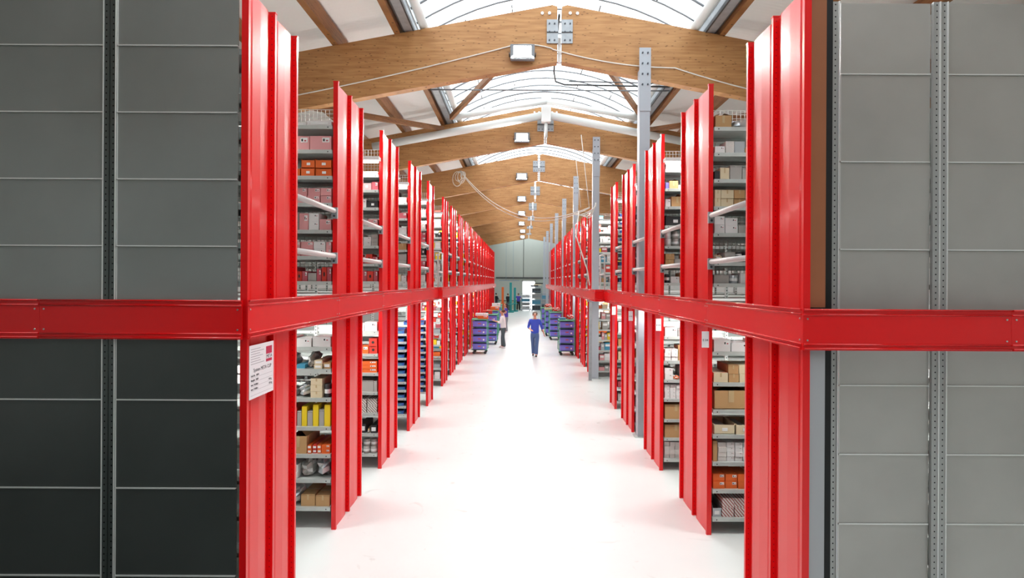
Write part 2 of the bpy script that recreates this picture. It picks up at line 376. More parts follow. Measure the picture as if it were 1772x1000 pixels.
# cable stapled along the nearest beam
def sag(a, b, dip, n=16):
    a = Vector(a); b = Vector(b); return [tuple(a.lerp(b, i / n) - Vector((0, 0, dip * 4 * (i / n) * (1 - i / n)))) for i in range(n + 1)]
yb = 11.3 - BT / 2 - .012
pts = sag((-5.3, yb, 6.35), (-.25, yb, 7.5), .05) + sag((-.2, yb, 7.52), (.55, yb, 7.47), -.04, 6) + sag((.6, yb, 7.44), (2.9, yb, 7.1), .08) + sag((2.95, yb, 7.1), (5.3, yb, 6.5), .04)
tag(MB().tube([p for p in pts], .012, CABLE, 6).build('cable'), 'pale cable running along the face of the nearest beam', 'cable', 'pale cables under the roof')
yc = 24.2
ca = thing('hanging_cable', 'white cable sagging across the hall with loose coils at each end', 'cable', (0, 0, 0), 'pale cables under the roof')
A_ = (-2.5, 23.6, 7.45); B_ = (2.0, 17.0, 5.14)
MB().tube(sag(A_, B_, .95, 30), .014, CABLE, 6).build('sagging_cable', ca)
MB().tube(sag((A_[0] - .03, A_[1], A_[2]), (B_[0], B_[1], B_[2] - .02), 1.05, 30), .012, CABLE, 6).build('sagging_cable', ca)
def coil(c, n, seed):
    q = random.Random(seed); m = MB()
    for i in range(n):
        r = q.uniform(.16, .42); tilt = q.uniform(-.5, .5); pp = []
        for j in range(15):
            t = 2 * PI * j / 14; pp.append((c[0] + r * .6 * math.cos(t) + tilt * .3, c[1] + .05 * i * math.sin(t), c[2] - r + r * math.sin(t)))
        m.tube(pp, .013, CABLE, 5)
    return m
coil(A_, 5, 3).build('cable_coil', ca)
cb = MB()
for i in range(4): cb.tube(sag((1.55 + .1 * i, 17.1, 4.95), (2.2, 17.1, 5.2 + .03 * i), .1 + .05 * i, 10), .016, CABLE, 6)
cb.tube([(1.7, 17.1, 5.05), (1.62, 17.1, 4.3), (1.95, 17.1, 3.3), (2.02, 17.1, 2.85)], .02, CABLE, 6)
cb.tube(sag((1.75, 17.1, 7.3), (2.0, 17.1, 5.15), .0, 4), .012, CABLE, 6); cb.tube(sag((1.6, 17.1, 6.6), (1.75, 17.1, 5.15), .0, 4), .01, CABLE, 6)
cb.build('cable_bundle', ca)

# steel columns bolted to the beams
CY = [11.0] + [11.3 + 6.55 * i - .28 for i in range(1, 8)]
for i, y in enumerate(CY):
    x = 2.33 if i == 0 else 2.26
    t = thing('steel_column', 'light grey steel column bolted to the %s roof beam, rising past the right racks' % (['nearest', 'second', 'third', 'fourth', 'fifth', 'sixth', 'seventh', 'eighth'][i]), 'column', (x, y, 0), 'grey columns along the right racks', kind='thing')
    m = MB(); m.box(-.10, .10, -.02, 0, 0, 7.0, COLG); m.box(-.10, -.09, 0, .17, 0, 7.0, COLG); m.box(.09, .10, 0, .17, 0, 7.0, COLG); m.box(-.1, .1, .17, .18, 0, 6.2, COLG); m.build('column_shaft', t)
    zc = 7.40 if i == 0 else 7.35
    m = MB(); m.box(-.11, .11, -.035, -.021, zc - 1.2, zc, COLG)
    m.build('top_plate', t)
    m = MB()
    for dx in (-.05, .05):
        for q in range(4): m.tube([(dx, -.055, zc - .1 - .2 * q), (dx, -.036, zc - .1 - .2 * q)], .016, BOLTD, 8)
    m.build('bolt_heads', t)
    MB().box(-.16, .16, -.06, .2, 0, .012, GALV).build('foot_plate', t)

# ------------------------------------------------------------------ racks
XE = 2.18          # aisle edge of the racks
ZTOP = {-1: 5.30, 1: 5.26}
ZDK = {-1: 2.79, 1: 2.75}; ZFB = {-1: 2.48, 1: 2.435}
PR = .04           # posts stand proud of the end panels
MC = {}
def post_mesh(h, plain=False, dy=.035, depth=.055):
    key = ('post', h, plain)
    if key not in MC:
        m = MB(); m.box(-depth / 2, depth / 2, 0, dy, 0, h, RED if plain else REDP); m.box(-depth / 2 - .004, depth / 2 + .004, -.003, dy + .003, h, h + .012, RED); MC[key] = m.mesh('end_post')
    return MC[key]
def panel_mesh(dp, h):
    key = ('panel', round(dp, 2), h)
    if key not in MC:
        m = MB(); P = [(-.012, .0), (-.012, .02), (.004, .05), (.013, .09), (.017, dp / 2), (.013, dp - .09), (.004, dp - .05), (-.012, dp - .02), (-.012, dp), (-.02, dp), (-.02, 0)]
        n = len(P); b = len(m.v); m.v += [(x, y, 0) for x, y in P] + [(x, y, h - .012) for x, y in P]; kk = m.mi(RED)
        for i in range(n): m.f.append((b + i, b + (i + 1) % n, b + n + (i + 1) % n, b + n + i)); m.m.append(kk); m.sm.append(False)
        m.f.append(tuple(b + i for i in reversed(range(n)))); m.f.append(tuple(b + n + i for i in range(n))); m.m += [kk, kk]; m.sm += [False, False]; MC[key] = m.mesh('end_panel')
    return MC[key]
def shelf_mesh(L, dp, s):
    key = ('shelf', L, round(dp, 2), s)
    if key not in MC:
        m = MB(); a, b = (0, L) if s > 0 else (-L, 0)
        m.box(a, b, 0, dp, -.006, 0, GALV); m.box(a, b, 0, .012, -.045, -.006, GALV); m.box(a, b, dp - .012, dp, -.045, -.006, GALV)
        for u in (.05, .93, 1.05):
            if u < L: m.tube([(s * u, -.002, -.024), (s * u, .001, -.024)], .007, BLACK, 8)
        MC[key] = m.mesh('shelf')
    return MC[key]
def mesh_panel(L, z0, z1, step=.052):
    key = ('wire', L, z0, z1)
    if key not in MC:
        m = MB(); n = int(L / step); t = .003 if z0 < 4 else .0042
        for i in range(n + 1): m.box(i * step - t, i * step + t, -t, t, z0, z1, WIRE)
        n = int((z1 - z0) / step)
        for i in range(n + 1): m.box(0, L, -t - .001, t - .001, z0 + i * step - t, z0 + i * step + t, WIRE)
        MC[key] = m.mesh('wire_mesh')
    return MC[key]
def upright_mesh(h):
    key = ('up', h)
    if key not in MC:
        m = MB(); m.box(-.02, .02, 0, .03, 0, h, GALVP); MC[key] = m.mesh('upright')
    return MC[key]

SH = {('L', 2): ([.263, .596, .89, 1.215, 1.555, 1.90, 2.16], [2.94, 3.24, 3.55, 3.87, 4.19, 4.50, 4.79]),
      ('L', 3): ([.23, .55, .87, 1.20, 1.50, 1.80, 2.16], [2.94, 3.22, 3.50, 3.80, 4.1, 4.38, 4.62]),
      ('R', 2): ([.20, .53, .85, 1.17, 1.46, 1.78, 2.14], [2.94, 3.19, 3.53, 3.84, 4.16, 4.47, 4.77]),
      ('R', 3): ([.18, .51, .80, 1.12, 1.42, 1.72, 2.1], [2.94, 3.22, 3.52, 3.84, 4.14, 4.42, 4.72])}
BINZ = [.33 + .158 * i for i in range(11)]
BINZU = [2.95 + .19 * i for i in range(9)]
RACKS = {-1: [(4.60, 5.62), (6.84, 7.95), (9.07, 10.24), (11.35, 12.55), (13.62, 14.40)],
         1: [(4.467, 5.62), (6.75, 7.93), (9.05, 10.23), (11.35, 12.55), (13.42, 14.15)]}
FAR = {-1: [(16.2, 17.2), (18.1, 19.3)] + [(20.4 + 2.3 * i, 21.6 + 2.3 * i) for i in range(12)],
       1: [(17.85 + 2.183 * i, 19.0 + 2.183 * i) for i in range(13)]}
ENDNOTE = {('L', 1): 'nearest', ('R', 1): 'nearest'}
def rackname(s, k):
    return ('nearest' if k == 1 else ORD[k - 1]) + ' rack on the ' + SIDE[s]
def levels(s, k):
    key = ('L' if s < 0 else 'R', k)
    if key in SH: return SH[key]
    if k in (4, 5):
        lo = BINZ if (s < 0) else [.18, .5, .82, 1.14, 1.46, 1.78, 2.1]
        up = BINZU if (s > 0 and k == 5) else [2.94, 3.25, 3.56, 3.87, 4.18, 4.49, 4.8]
        return lo, up
    return [.2, .52, .84, 1.16, 1.48, 1.8, 2.12], [2.94, 3.25, 3.56, 3.87, 4.18, 4.49, 4.8]

def make_rack(s, k, y0, y1, L=3.0, near=True):
    root = thing('storage_rack', 'tall shelving rack with red end panels, %s side, %s from the viewer' % (SIDE[s], ORD[k - 1]), 'storage rack', (s * XE, y0, 0), 'red ended storage racks along the aisle')
    h = ZTOP[s]; D = y1 - y0; double = D > .95
    ys = [0, D / 2 - .0175, D - .035] if double else [0, D - .035]
    for y in ys: link('end_post', post_mesh(h, y == 0), root, (s * .0275, y, 0))
    for a, b in zip(ys[:-1], ys[1:]):
        o = link('end_panel', panel_mesh(b - a - .035, h), root, (s * PR, a + .035, 0)); o.scale.x = -s
    lo, up = levels(s, k)
    for z in list(lo) + list(up):
        if s > 0 and k == 1: link('shelf', shelf_mesh(L - .07, D / 2 - .05, s), root, (s * .07, D / 2 + .035, z))
        elif s < 0 and k == 1: link('shelf', shelf_mesh(L - .07, D / 2 - .08, s), root, (s * .07, .03, z)); link('shelf', shelf_mesh(L - .07, D / 2 - .05, s), root, (s * .07, D / 2 + .035, z))
        elif near and double:
            link('shelf', shelf_mesh(L - .07, D / 2 - .05, s), root, (s * .07, .005, z)); link('shelf', shelf_mesh(L - .07, D / 2 - .05, s), root, (s * .07, D / 2 + .035, z))
        else: link('shelf', shelf_mesh(L - .07, D - .02, s), root, (s * .07, .01, z))
    n = int(L)
    for j in range(1, n + 1):
        for y in ((D - .035,) if k == 1 else (0.002, D - .035) if near else (0.002,)):
            link('upright', upright_mesh(h), root, (s * (j * 1.0 + .03), y, 0)).scale.y = -1 if y < .1 else 1
    if near and k > 1:
        o = link('wire_back', mesh_panel(1.55, 2.9, 5.14), root, (s * .08, D / 2 + .01 if double else D - .03, 0)); o.scale.x = s
    elif not near:
        o = link('wire_back', mesh_panel(1.55, 4.8, 5.14), root, (s * .08, D / 2, 0)); o.scale.x = s
    return root
rackroots = {}
for s in (-1, 1):
    for k, (y0, y1) in enumerate(RACKS[s], 1):
        rackroots[s, k] = make_rack(s, k, y0, y1, 4.0 if k == 1 else 3.0)
    for k, (y0, y1) in enumerate(FAR[s], 6):
        rackroots[s, k] = make_rack(s, k, y0, y1, 2.2, False)

# sheet steel cladding on the side of each nearest rack that faces the viewer
def sheet(root, x0, x1, z0, z1, y, m, name='cladding_sheet'):
    b = MB(); b.box(x0, x1, y, y + .012, z0 + .012, z1, m); b.box(x0 + .004, x1 - .004, y - .012, y + .012, z0 + .002, z0 + .011, EDGE)
    b.box(x0, x0 + .006, y - .006, y, z0 + .012, z1, EDGE)
    return b.build(name, root)
rt = rackroots[-1, 1]
def lx(x): return x + XE           # world x -> local of the left rack
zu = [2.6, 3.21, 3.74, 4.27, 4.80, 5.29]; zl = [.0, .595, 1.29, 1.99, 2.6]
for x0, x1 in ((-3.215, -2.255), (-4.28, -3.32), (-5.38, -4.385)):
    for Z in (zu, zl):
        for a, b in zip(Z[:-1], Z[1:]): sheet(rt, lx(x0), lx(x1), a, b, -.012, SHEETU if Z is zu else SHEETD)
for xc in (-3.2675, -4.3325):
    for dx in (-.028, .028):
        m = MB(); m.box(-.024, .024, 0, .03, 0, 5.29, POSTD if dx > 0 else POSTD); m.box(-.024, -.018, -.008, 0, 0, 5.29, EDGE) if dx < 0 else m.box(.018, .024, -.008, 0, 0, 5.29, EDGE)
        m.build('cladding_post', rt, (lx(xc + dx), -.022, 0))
rt = rackroots[1, 1]; YB = 4.75 - 4.467
def rx(x): return x - XE
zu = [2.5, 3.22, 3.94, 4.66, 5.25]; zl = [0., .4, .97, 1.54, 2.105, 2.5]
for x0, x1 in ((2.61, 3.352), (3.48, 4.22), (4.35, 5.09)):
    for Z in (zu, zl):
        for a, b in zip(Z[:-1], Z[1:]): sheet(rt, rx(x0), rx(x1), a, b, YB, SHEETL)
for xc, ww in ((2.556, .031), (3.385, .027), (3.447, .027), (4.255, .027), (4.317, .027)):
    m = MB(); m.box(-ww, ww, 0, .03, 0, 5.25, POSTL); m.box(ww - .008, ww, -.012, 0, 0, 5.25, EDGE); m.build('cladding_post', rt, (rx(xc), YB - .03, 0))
BRN = mat('beam_reflection_brown', (150, 90, 58), .45, noise=.05, nscale=3); GRB = mat('grey_filler_board', (168, 169, 172), .5)
m = MB(); m.box(.056, .182, .02, .05, 2.76, 5.25, BRN); m.build('beam_reflection_strip', rt)  # roof beam mirrored in sheet metal, painted as the strip's brown colour
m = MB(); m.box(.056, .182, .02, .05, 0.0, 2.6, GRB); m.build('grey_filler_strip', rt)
m = MB(); m.box(.13, .316, .18, .2, 0.0, 5.25, BLACK); m.build('painted_gap_shade', rt)  # black strip painted in for the shade inside the gap

# ------------------------------------------------------------------ upper floor, its red edge boards, handrails, lamps in the side aisles
for s in (-1, 1):
    ys = RACKS[s] + FAR[s]; m = MB(); DM = mat('deck_underside', (226, 226, 222), .6)
    gaps = [(a[1] + .004, b[0] - .004) for a, b in zip(ys[:-1], ys[1:])]
    for a, b in gaps:
        x0, x1 = sorted((s * (XE + .02), s * 5.3)); m.box(x0, x1, a, b, ZDK[s] - .09, ZDK[s] - .05, DM)
    struct(m.build('floor_' + SIDE[s]), 'upper storey walkway deck between the %s racks' % SIDE[s], 'floor')

def edge_board(length, h, m=RED):
    """red edge board: flat web with folded lips and screws; length along local +x, face to local -y"""
    b = MB(); b.box(0, length, -.012, 0, 0, h, RED)
    b.box(0.004, length - .004, -.024, -.010, h - .014, h, RED); b.tube([(.004, -.016, h - .042), (length - .004, -.016, h - .042)], .007, REDL, 10); b.tube([(.004, -.024, h - .004), (length - .004, -.024, h - .004)], .006, REDL, 10)
    b.tube([(.004, -.016, .044), (length - .004, -.016, .044)], .007, REDL, 10); b.box(0.004, length - .004, -.026, -.010, 0, .014, RED); b.tube([(.004, -.026, .014), (length - .004, -.026, .014)], .006, REDL, 10)
    for u in (.035, length - .035):
        for z in (.075, h - .075): b.tube([(u, -.018, z), (u, -.010, z)], .007, BOLT, 8)
    return b
for s in (-1, 1):
    h = ZDK[s] - ZFB[s]; side = SIDE[s]
    # aisle side boards
    seg = [(s_[0]) for s_ in RACKS[s]] + [15.1]
    seg[0] -= .02
    for i in range(len(seg) - 1):
        L = seg[i + 1] - seg[i] - .006
        o = edge_board(L, h).build('edge_board'); o.location = (s * (XE - .004), seg[i] if s < 0 else seg[i] + L, ZFB[s]); o.rotation_euler.z = PI / 2 if s < 0 else -PI / 2
        tag(o, 'red deck edge board on the %s between rack ends %s and %s' % (side, ORD[i], ORD[i + 1]) if i < 4 else 'red deck edge board on the %s past the fifth rack' % side, 'edge board', 'red deck edge boards')
    # boards across the front of the nearest rack
    for j in range(2):
        L = 1.6; x0 = -XE - .02 - L * (j + 1) if s < 0 else XE - .02 + L * j
        o = edge_board(L - .002, h).build('edge_board'); o.location = (x0, RACKS[s][0][0] - .026, ZFB[s])
        tag(o, 'red deck edge board across the %s sheet steel cladding, %s' % (side, 'at the corner' if j == 0 else 'outer length'), 'edge board', 'red deck edge boards')
    # second stretch, standing further into the aisle
    xin = 2.07 if s < 0 else 1.93
    o = edge_board(XE + .12 - xin, h).build('edge_board'); o.location = (-XE - .12 if s < 0 else xin, 15.12, ZFB[s])
    tag(o, 'short red edge board facing the viewer where the %s deck steps out' % side, 'edge board', 'red deck edge boards')
    FY = [15.14] + [a for a, b in FAR[s] if a > 17][0:11] + [FAR[s][-1][1]]
    for i in range(len(FY) - 1):
        L = FY[i + 1] - FY[i] - .006
        o = edge_board(L, h).build('edge_board'); o.location = (s * xin, FY[i] if s < 0 else FY[i] + L, ZFB[s]); o.rotation_euler.z = PI / 2 if s < 0 else -PI / 2
        tag(o, 'far red deck edge board on the %s, %s beyond the step' % (side, ORD[i]), 'edge board', 'red deck edge boards')
    m = MB(); x0, x1 = sorted((s * (xin + .01), s * (XE - .01))); m.box(x0, x1, 15.14, FAR[s][-1][1], ZDK[s] - .09, ZDK[s] - .05, DM)
    struct(m.build('trim_9%d' % (1 if s < 0 else 2)), 'narrow deck strip behind the far %s edge boards' % side, 'floor')
    # handrails
    for k, (a, b) in enumerate(zip((RACKS[s] + FAR[s])[:-1], (RACKS[s] + FAR[s])[1:])):
        for zi, z in enumerate((3.77 - (.04 if s > 0 else 0), 3.24 - (.05 if s > 0 else 0))):
            if k == 4 and 1: continue
            t = thing('handrail', 'grey %s handrail across the upper gap between %s and %s %s racks' % (('top', 'lower')[zi], ORD[k], ORD[k + 1], side), 'handrail', (s * (XE + .025), a[1], z), 'grey handrails on the upper floor')
            g = b[0] - a[1]
            MB().tube([(0, .0, 0), (0, g - .005, 0)], .03, RAILM, 14).build('rail_tube', t)
            if k < 8:
                m = MB(); m.box(-.035, .035, g - .045, g - .004, -.09, .04, PLATE); m.tube([(0, g - .05, -.06), (0, g - .04, -.06)], .014, BOLTD, 8); m.build('bracket', t)
    # lamps in the side aisles
    for k, (a, b) in enumerate(zip((RACKS[s] + FAR[s])[:-1], (RACKS[s] + FAR[s])[1:])):
        ym = (a[1] + b[0]) / 2; nn = '%s gap between %s racks' % (ORD[k], side)
        for zz, wh in ((4.82, 'upper'), (ZDK[s] - .16, 'lower')):
            if k == 0 and wh == 'upper': pass
            u0 = .72 if k == 0 else .03 if wh == 'upper' else .12
            t = thing('strip_light', 'white fluorescent strip light in the %s %s' % (wh, nn), 'strip light', (s * (XE + u0), b[0] - .078 if wh == 'upper' else ym, zz if wh == 'upper' else ZDK[s] - .14), 'strip lights in the side aisles')
            m = MB(); m.box(0, 1.5, -.07, .07, 0, .05, WHITE); m.build('housing', t).scale.x = s
            m = MB(); m.tube([(.03, -.03, -.018), (1.47, -.03, -.018)], .015, TUBEW, 8); m.tube([(.03, .03, -.018), (1.47, .03, -.018)], .015, TUBEW, 8); m.build('lamp_tube', t).scale.x = s
            if k < 15:
                area('strip_glow', (s * .75, 0, -.05), 1.4, .12, (46 if wh == 'lower' else 30), (0, 0, 0), (1, 1, .98), t)
                if wh == 'upper': area('strip_uplight', (s * .75, 0, .06), 1.4, .12, 26, (PI, 0, 0), (1, 1, .98), t)

# deck end rails and supports at the step in each row
for s in (-1, 1):
    t = thing('end_railing', 'grey tubular end railing standing on the %s upper deck at the step' % SIDE[s], 'railing', (s * 2.2, 15.25, ZDK[s] - .05))
    m = MB()
    P = [(-s * .0, 0, 0), (-s * .0, 0, .92), (-s * .04, 0, .98), (s * .3, 0, .98), (s * .34, 0, .9), (s * .34, 0, .42), (s * .0, 0, .4)]
    m.tube(P, .022, RAILM, 10); m.build('rail_tube', t)
    m = MB(); m.tube([(-s * .0, .0, .98), (-s * .0, .85, .98)], .02, RAILM, 8); m.tube([(0, 0, .45), (0, .85, .45)], .02, RAILM, 8); m.tube([(0, .85, 0), (0, .85, .98)], .022, RAILM, 8); m.build('side_rail', t)
    x = s * 2.28
    if s > 0:
        t = thing('deck_post', 'grey square deck post under the right step beside the second column', 'post', (1.99 + .08, 17.25, 0), kind='thing')
        MB().box(-.045, .045, -.045, .045, 0, 2.35, PLATE).build('shaft', t); MB().box(-.07, .07, -.07, .07, 0, .012, GALV).build('foot_plate', t)
        m = MB(); m.box(-.1, .3, -.05, .05, 2.36, 2.43, PLATE); m.build('head_channel', t)

# ------------------------------------------------------------------ goods on the shelves
def M(n, c, r=.6, **k): return mat(n, c, r, **k)
TAPE = M('parcel_tape', (196, 170, 128), .35); LBL = M('white_label', (240, 240, 238), .5); DARK = M('dark_slot', (40, 38, 36), .7)
PAL = {'pink': M('pink_board', (226, 160, 160)), 'brown': M('brown_board_carton', (190, 150, 102)), 'cream': M('cream_board', (222, 206, 172)),
       'orange': M('orange_board', (228, 104, 40)), 'red': M('red_board', (208, 58, 44)), 'white': M('white_board', (232, 230, 228)), 'grey': M('grey_board', (172, 168, 162)),
       'yellow': M('yellow_board', (240, 208, 40)), 'blue': M('blue_plastic', (62, 100, 176), .4), 'teal': M('teal_board', (70, 150, 180)), 'black': M('black_board', (46, 46, 48)),
       'maroon': M('rose_board', (190, 90, 100)), 'violet': M('violet_blue_plastic', (118, 120, 216), .4), 'silver': M('silver_film', (190, 196, 200), .3, metal=.5)}
PAL['striped'] = stripes('red_striped_board', (222, 214, 210), (150, 40, 40), 1.4, .6)
PAL['banded'] = stripes('grey_striped_board', (226, 222, 216), (110, 96, 88), 1.4, .6)
PAL['speckled'] = M('speckled_board', (214, 208, 202), .6, noise=.35, nscale=30)
AVG = {'speckled': 'black speckled white', 'banded': 'dark striped white', 'striped': 'red striped white', 'maroon': 'rose', 'violet': 'violet blue'}
def unit(kind, c):
    key = (kind, c)
    if key in MC: return MC[key]
    m = MB(); b = PAL[c]
    if kind == 'carton':       # x -.5..5, y 0..1, z 0..1
        e = .012
        m.box(-.5, .5, 0, 1, 0, .985, b); m.box(-.5 + e, .5 - e, e, 1 - e, .98, 1.0, b)
        m.box(-.5, .5, .47, .53, .998, 1.004, TAPE if c in ('brown', 'cream', 'pink', 'grey') else b)
        m.box(-.06, .06, -.004, .0, .55, 1.0, TAPE if c in ('brown', 'cream') else b)
        if c in ('pink', 'white', 'orange', 'maroon'): m.box(.08, .42, -.008, .0, .55, .88, LBL); m.box(.12, .2, -.012, -.007, .62, .8, DARK); m.box(.26, .36, -.012, -.007, .62, .72, PAL['maroon'])
        if c == 'red': m.tube([(0, -.01, .5), (0, .0, .5)], .17, DARK, 12)
        m.box(-.5, .5, -.003, .0, .90, .915, DARK if c in ('grey', 'brown') else b)
    elif kind == 'tray':       # open box
        t = .03
        m.box(-.5, .5, 0, 1, 0, .04, b); m.box(-.5, .5, 0, t, 0, .9, b); m.box(-.5, .5, 1 - t, 1, 0, 1, b); m.box(-.5, -.5 + t, 0, 1, 0, 1, b); m.box(.5 - t, .5, 0, 1, 0, 1, b)
        m.box(-.1, .15, -.008, .0, .3, .6, LBL)
        m.box(-.44, .1, .1, .9, .04, .8, PAL['grey'])
    elif kind == 'bin':        # stacking bin, cut away front
        t = .03
        m.box(-.5, .5, .0, 1, 0, .05, b); m.prism([(-.5, 0), (-.5 + t, 0), (-.5 + t, 1), (-.5, 1)], .25, 1, b); m.prism([(.5 - t, 0), (.5, 0), (.5, 1), (.5 - t, 1)], .25, 1, b)
        for x0 in (-.5, .5 - t):
            P = [(x0, .0, 0), (x0, .25, 0), (x0, .25, 1), (x0, .0, .6)]; Q = [(x + t, y, z) for x, y, z in P]
            m.poly(P, b); m.poly(Q, b); m.poly([P[3], P[2], Q[2], Q[3]], b)
        m.box(-.5, .5, 0, t, 0, .6, b); m.box(-.5, .5, 1 - t, 1, 0, 1, b); m.box(-.55, .55, -.02, t, .54, .62, b)
        m.box(-.3, .3, -.012, .0, .16, .42, PAL['teal'] if c == 'blue' else LBL); m.box(-.4, .4, .3, .9, .05, .55, PAL['black'])
    elif kind == 'open':       # open carton with raised flaps
        t = .02
        m.box(-.5, .5, 0, 1, 0, .03, b); m.box(-.5, .5, 0, t, 0, .8, b); m.box(-.5, .5, 1 - t, 1, 0, .8, b); m.box(-.5, -.5 + t, 0, 1, 0, .8, b); m.box(.5 - t, .5, 0, 1, 0, .8, b)
        for s in (-1, 1): m.poly([(s * .5, 0, .8), (s * .5, 1, .8), (s * .12, .9, 1.0), (s * .12, .1, 1.0)], b); m.poly([(s * .5, 0, .792), (s * .5, 1, .792), (s * .12, .9, .992), (s * .12, .1, .992)], b)
        m.box(-.08, .08, -.006, .0, .3, .8, TAPE); m.box(-.45, .45, .06, .94, .03, .55, DARK)
    elif kind == 'long':       # long package lying front to back
        m.prism([(-.5, .06), (-.44, 0), (.44, 0), (.5, .06), (.5, .9), (.42, 1), (-.42, 1), (-.5, .9)], 0, 1, b); m.box(-.35, .35, -.006, .0, .25, .75, LBL if c != 'teal' else b)
    elif kind == 'can':
        m.tube([(0, .5, 0), (0, .5, .06), (0, .5, .94), (0, .5, 1)], [.46, .5, .5, .46], b, 20); m.tube([(0, .5, .3), (0, .5, .62)], .508, LBL, 20, False)
    elif kind == 'bag':        # limp plastic bag
        q = random.Random(hash(c) % 97); nx, nz = 9, 7; V = {}
        for i in range(nx):
            for j in range(nz):
                t = 2 * PI * i / nx; p = PI * (j + .5) / nz - PI / 2; r = 1 + q.uniform(-.22, .22)
                V[i, j] = (.5 * r * math.cos(t) * math.cos(p) ** .5, .5 + .5 * r * math.sin(t) * math.cos(p) ** .5, max(0, .5 + .5 * math.sin(p) * r))
        for i in range(nx):
            for j in range(nz - 1): m.poly([V[i, j], V[(i + 1) % nx, j], V[(i + 1) % nx, j + 1], V[i, j + 1]], b if (i + j) % 3 else PAL['white'])
        m.poly([V[i, nz - 1] for i in range(nx)], b); m.poly([V[i, 0] for i in range(nx)], b)
    MC[key] = m.mesh({'carton': 'carton', 'tray': 'open_tray', 'bin': 'stacking_bin', 'open': 'open_carton', 'long': 'long_package', 'can': 'round_tin', 'bag': 'plastic_bag'}[kind])
    return MC[key]
NAMES = {'carton': ('carton', 'carton'), 'tray': ('open_tray', 'tray'), 'bin': ('stacking_bin', 'bin'), 'open': ('open_carton', 'open carton'), 'long': ('long_package', 'package'), 'can': ('round_tin', 'tin'), 'bag': ('plastic_bag', 'bag')}
NG = {'carton': 0}
def place(kind, c, x, y, z, w_, h_, d_, label, group, rot=0):
    o = link(NAMES[kind][0], unit(kind, c), None, (x, y, z), (w_, d_, h_), rot)
    tag(o, label, NAMES[kind][1], group); NG[kind] = NG.get(kind, 0) + 1; return o
COLW = ['aisle end', 'second along', 'third along', 'fourth along', 'fifth along', 'sixth along', 'seventh along', 'eighth along', 'ninth along', 'tenth along', 'eleventh along', 'twelfth along']
ROWW = ['', 'one up', 'two up', 'three up', 'four up', 'five up', 'six up']
def fill(s, k, floor_, li, z, spec, umax=.62, gaptop=.3):
    """spec: list of (kind, colour, width, height, depth, rows)"""
    y0 = RACKS[s][k - 1][0]; u = .085; n = 0; i = 0
    rackw = '%s %s rack' % (ORD[k - 1], SIDE[s])
    while u < umax and i < 14:
        kd, c, w_, h_, d_, rows = spec[i % len(spec)]; i += 1
        if i > len(spec): w_ *= R.uniform(.92, 1.05)
        rows = max(1, min(rows, int((gaptop - .02) / h_)))
        for r in range(rows):
            word = {'long': 'long package', 'can': 'round tin', 'bag': 'plastic bag', 'bin': 'bin', 'tray': 'open tray', 'open': 'open carton', 'carton': 'carton'}[kd]
            pos = COLW[n] + (', ' + ROWW[r] if r else '')
            lab = '%s %s on %s %s shelf of %s, %s' % (AVG.get(c, c), word, ORD[li], floor_, rackw, pos)
            jit = R.uniform(-.004, .004) if r else 0
            place(kd, c, s * (XE + u + w_ / 2) + jit, y0 + .03 + R.uniform(0, .02), z + r * h_ + .0005, w_ * .97, h_ * .985, d_, lab, 'goods on the rack shelves')
        u += w_ + .006; n += 1
C_ = 'carton'
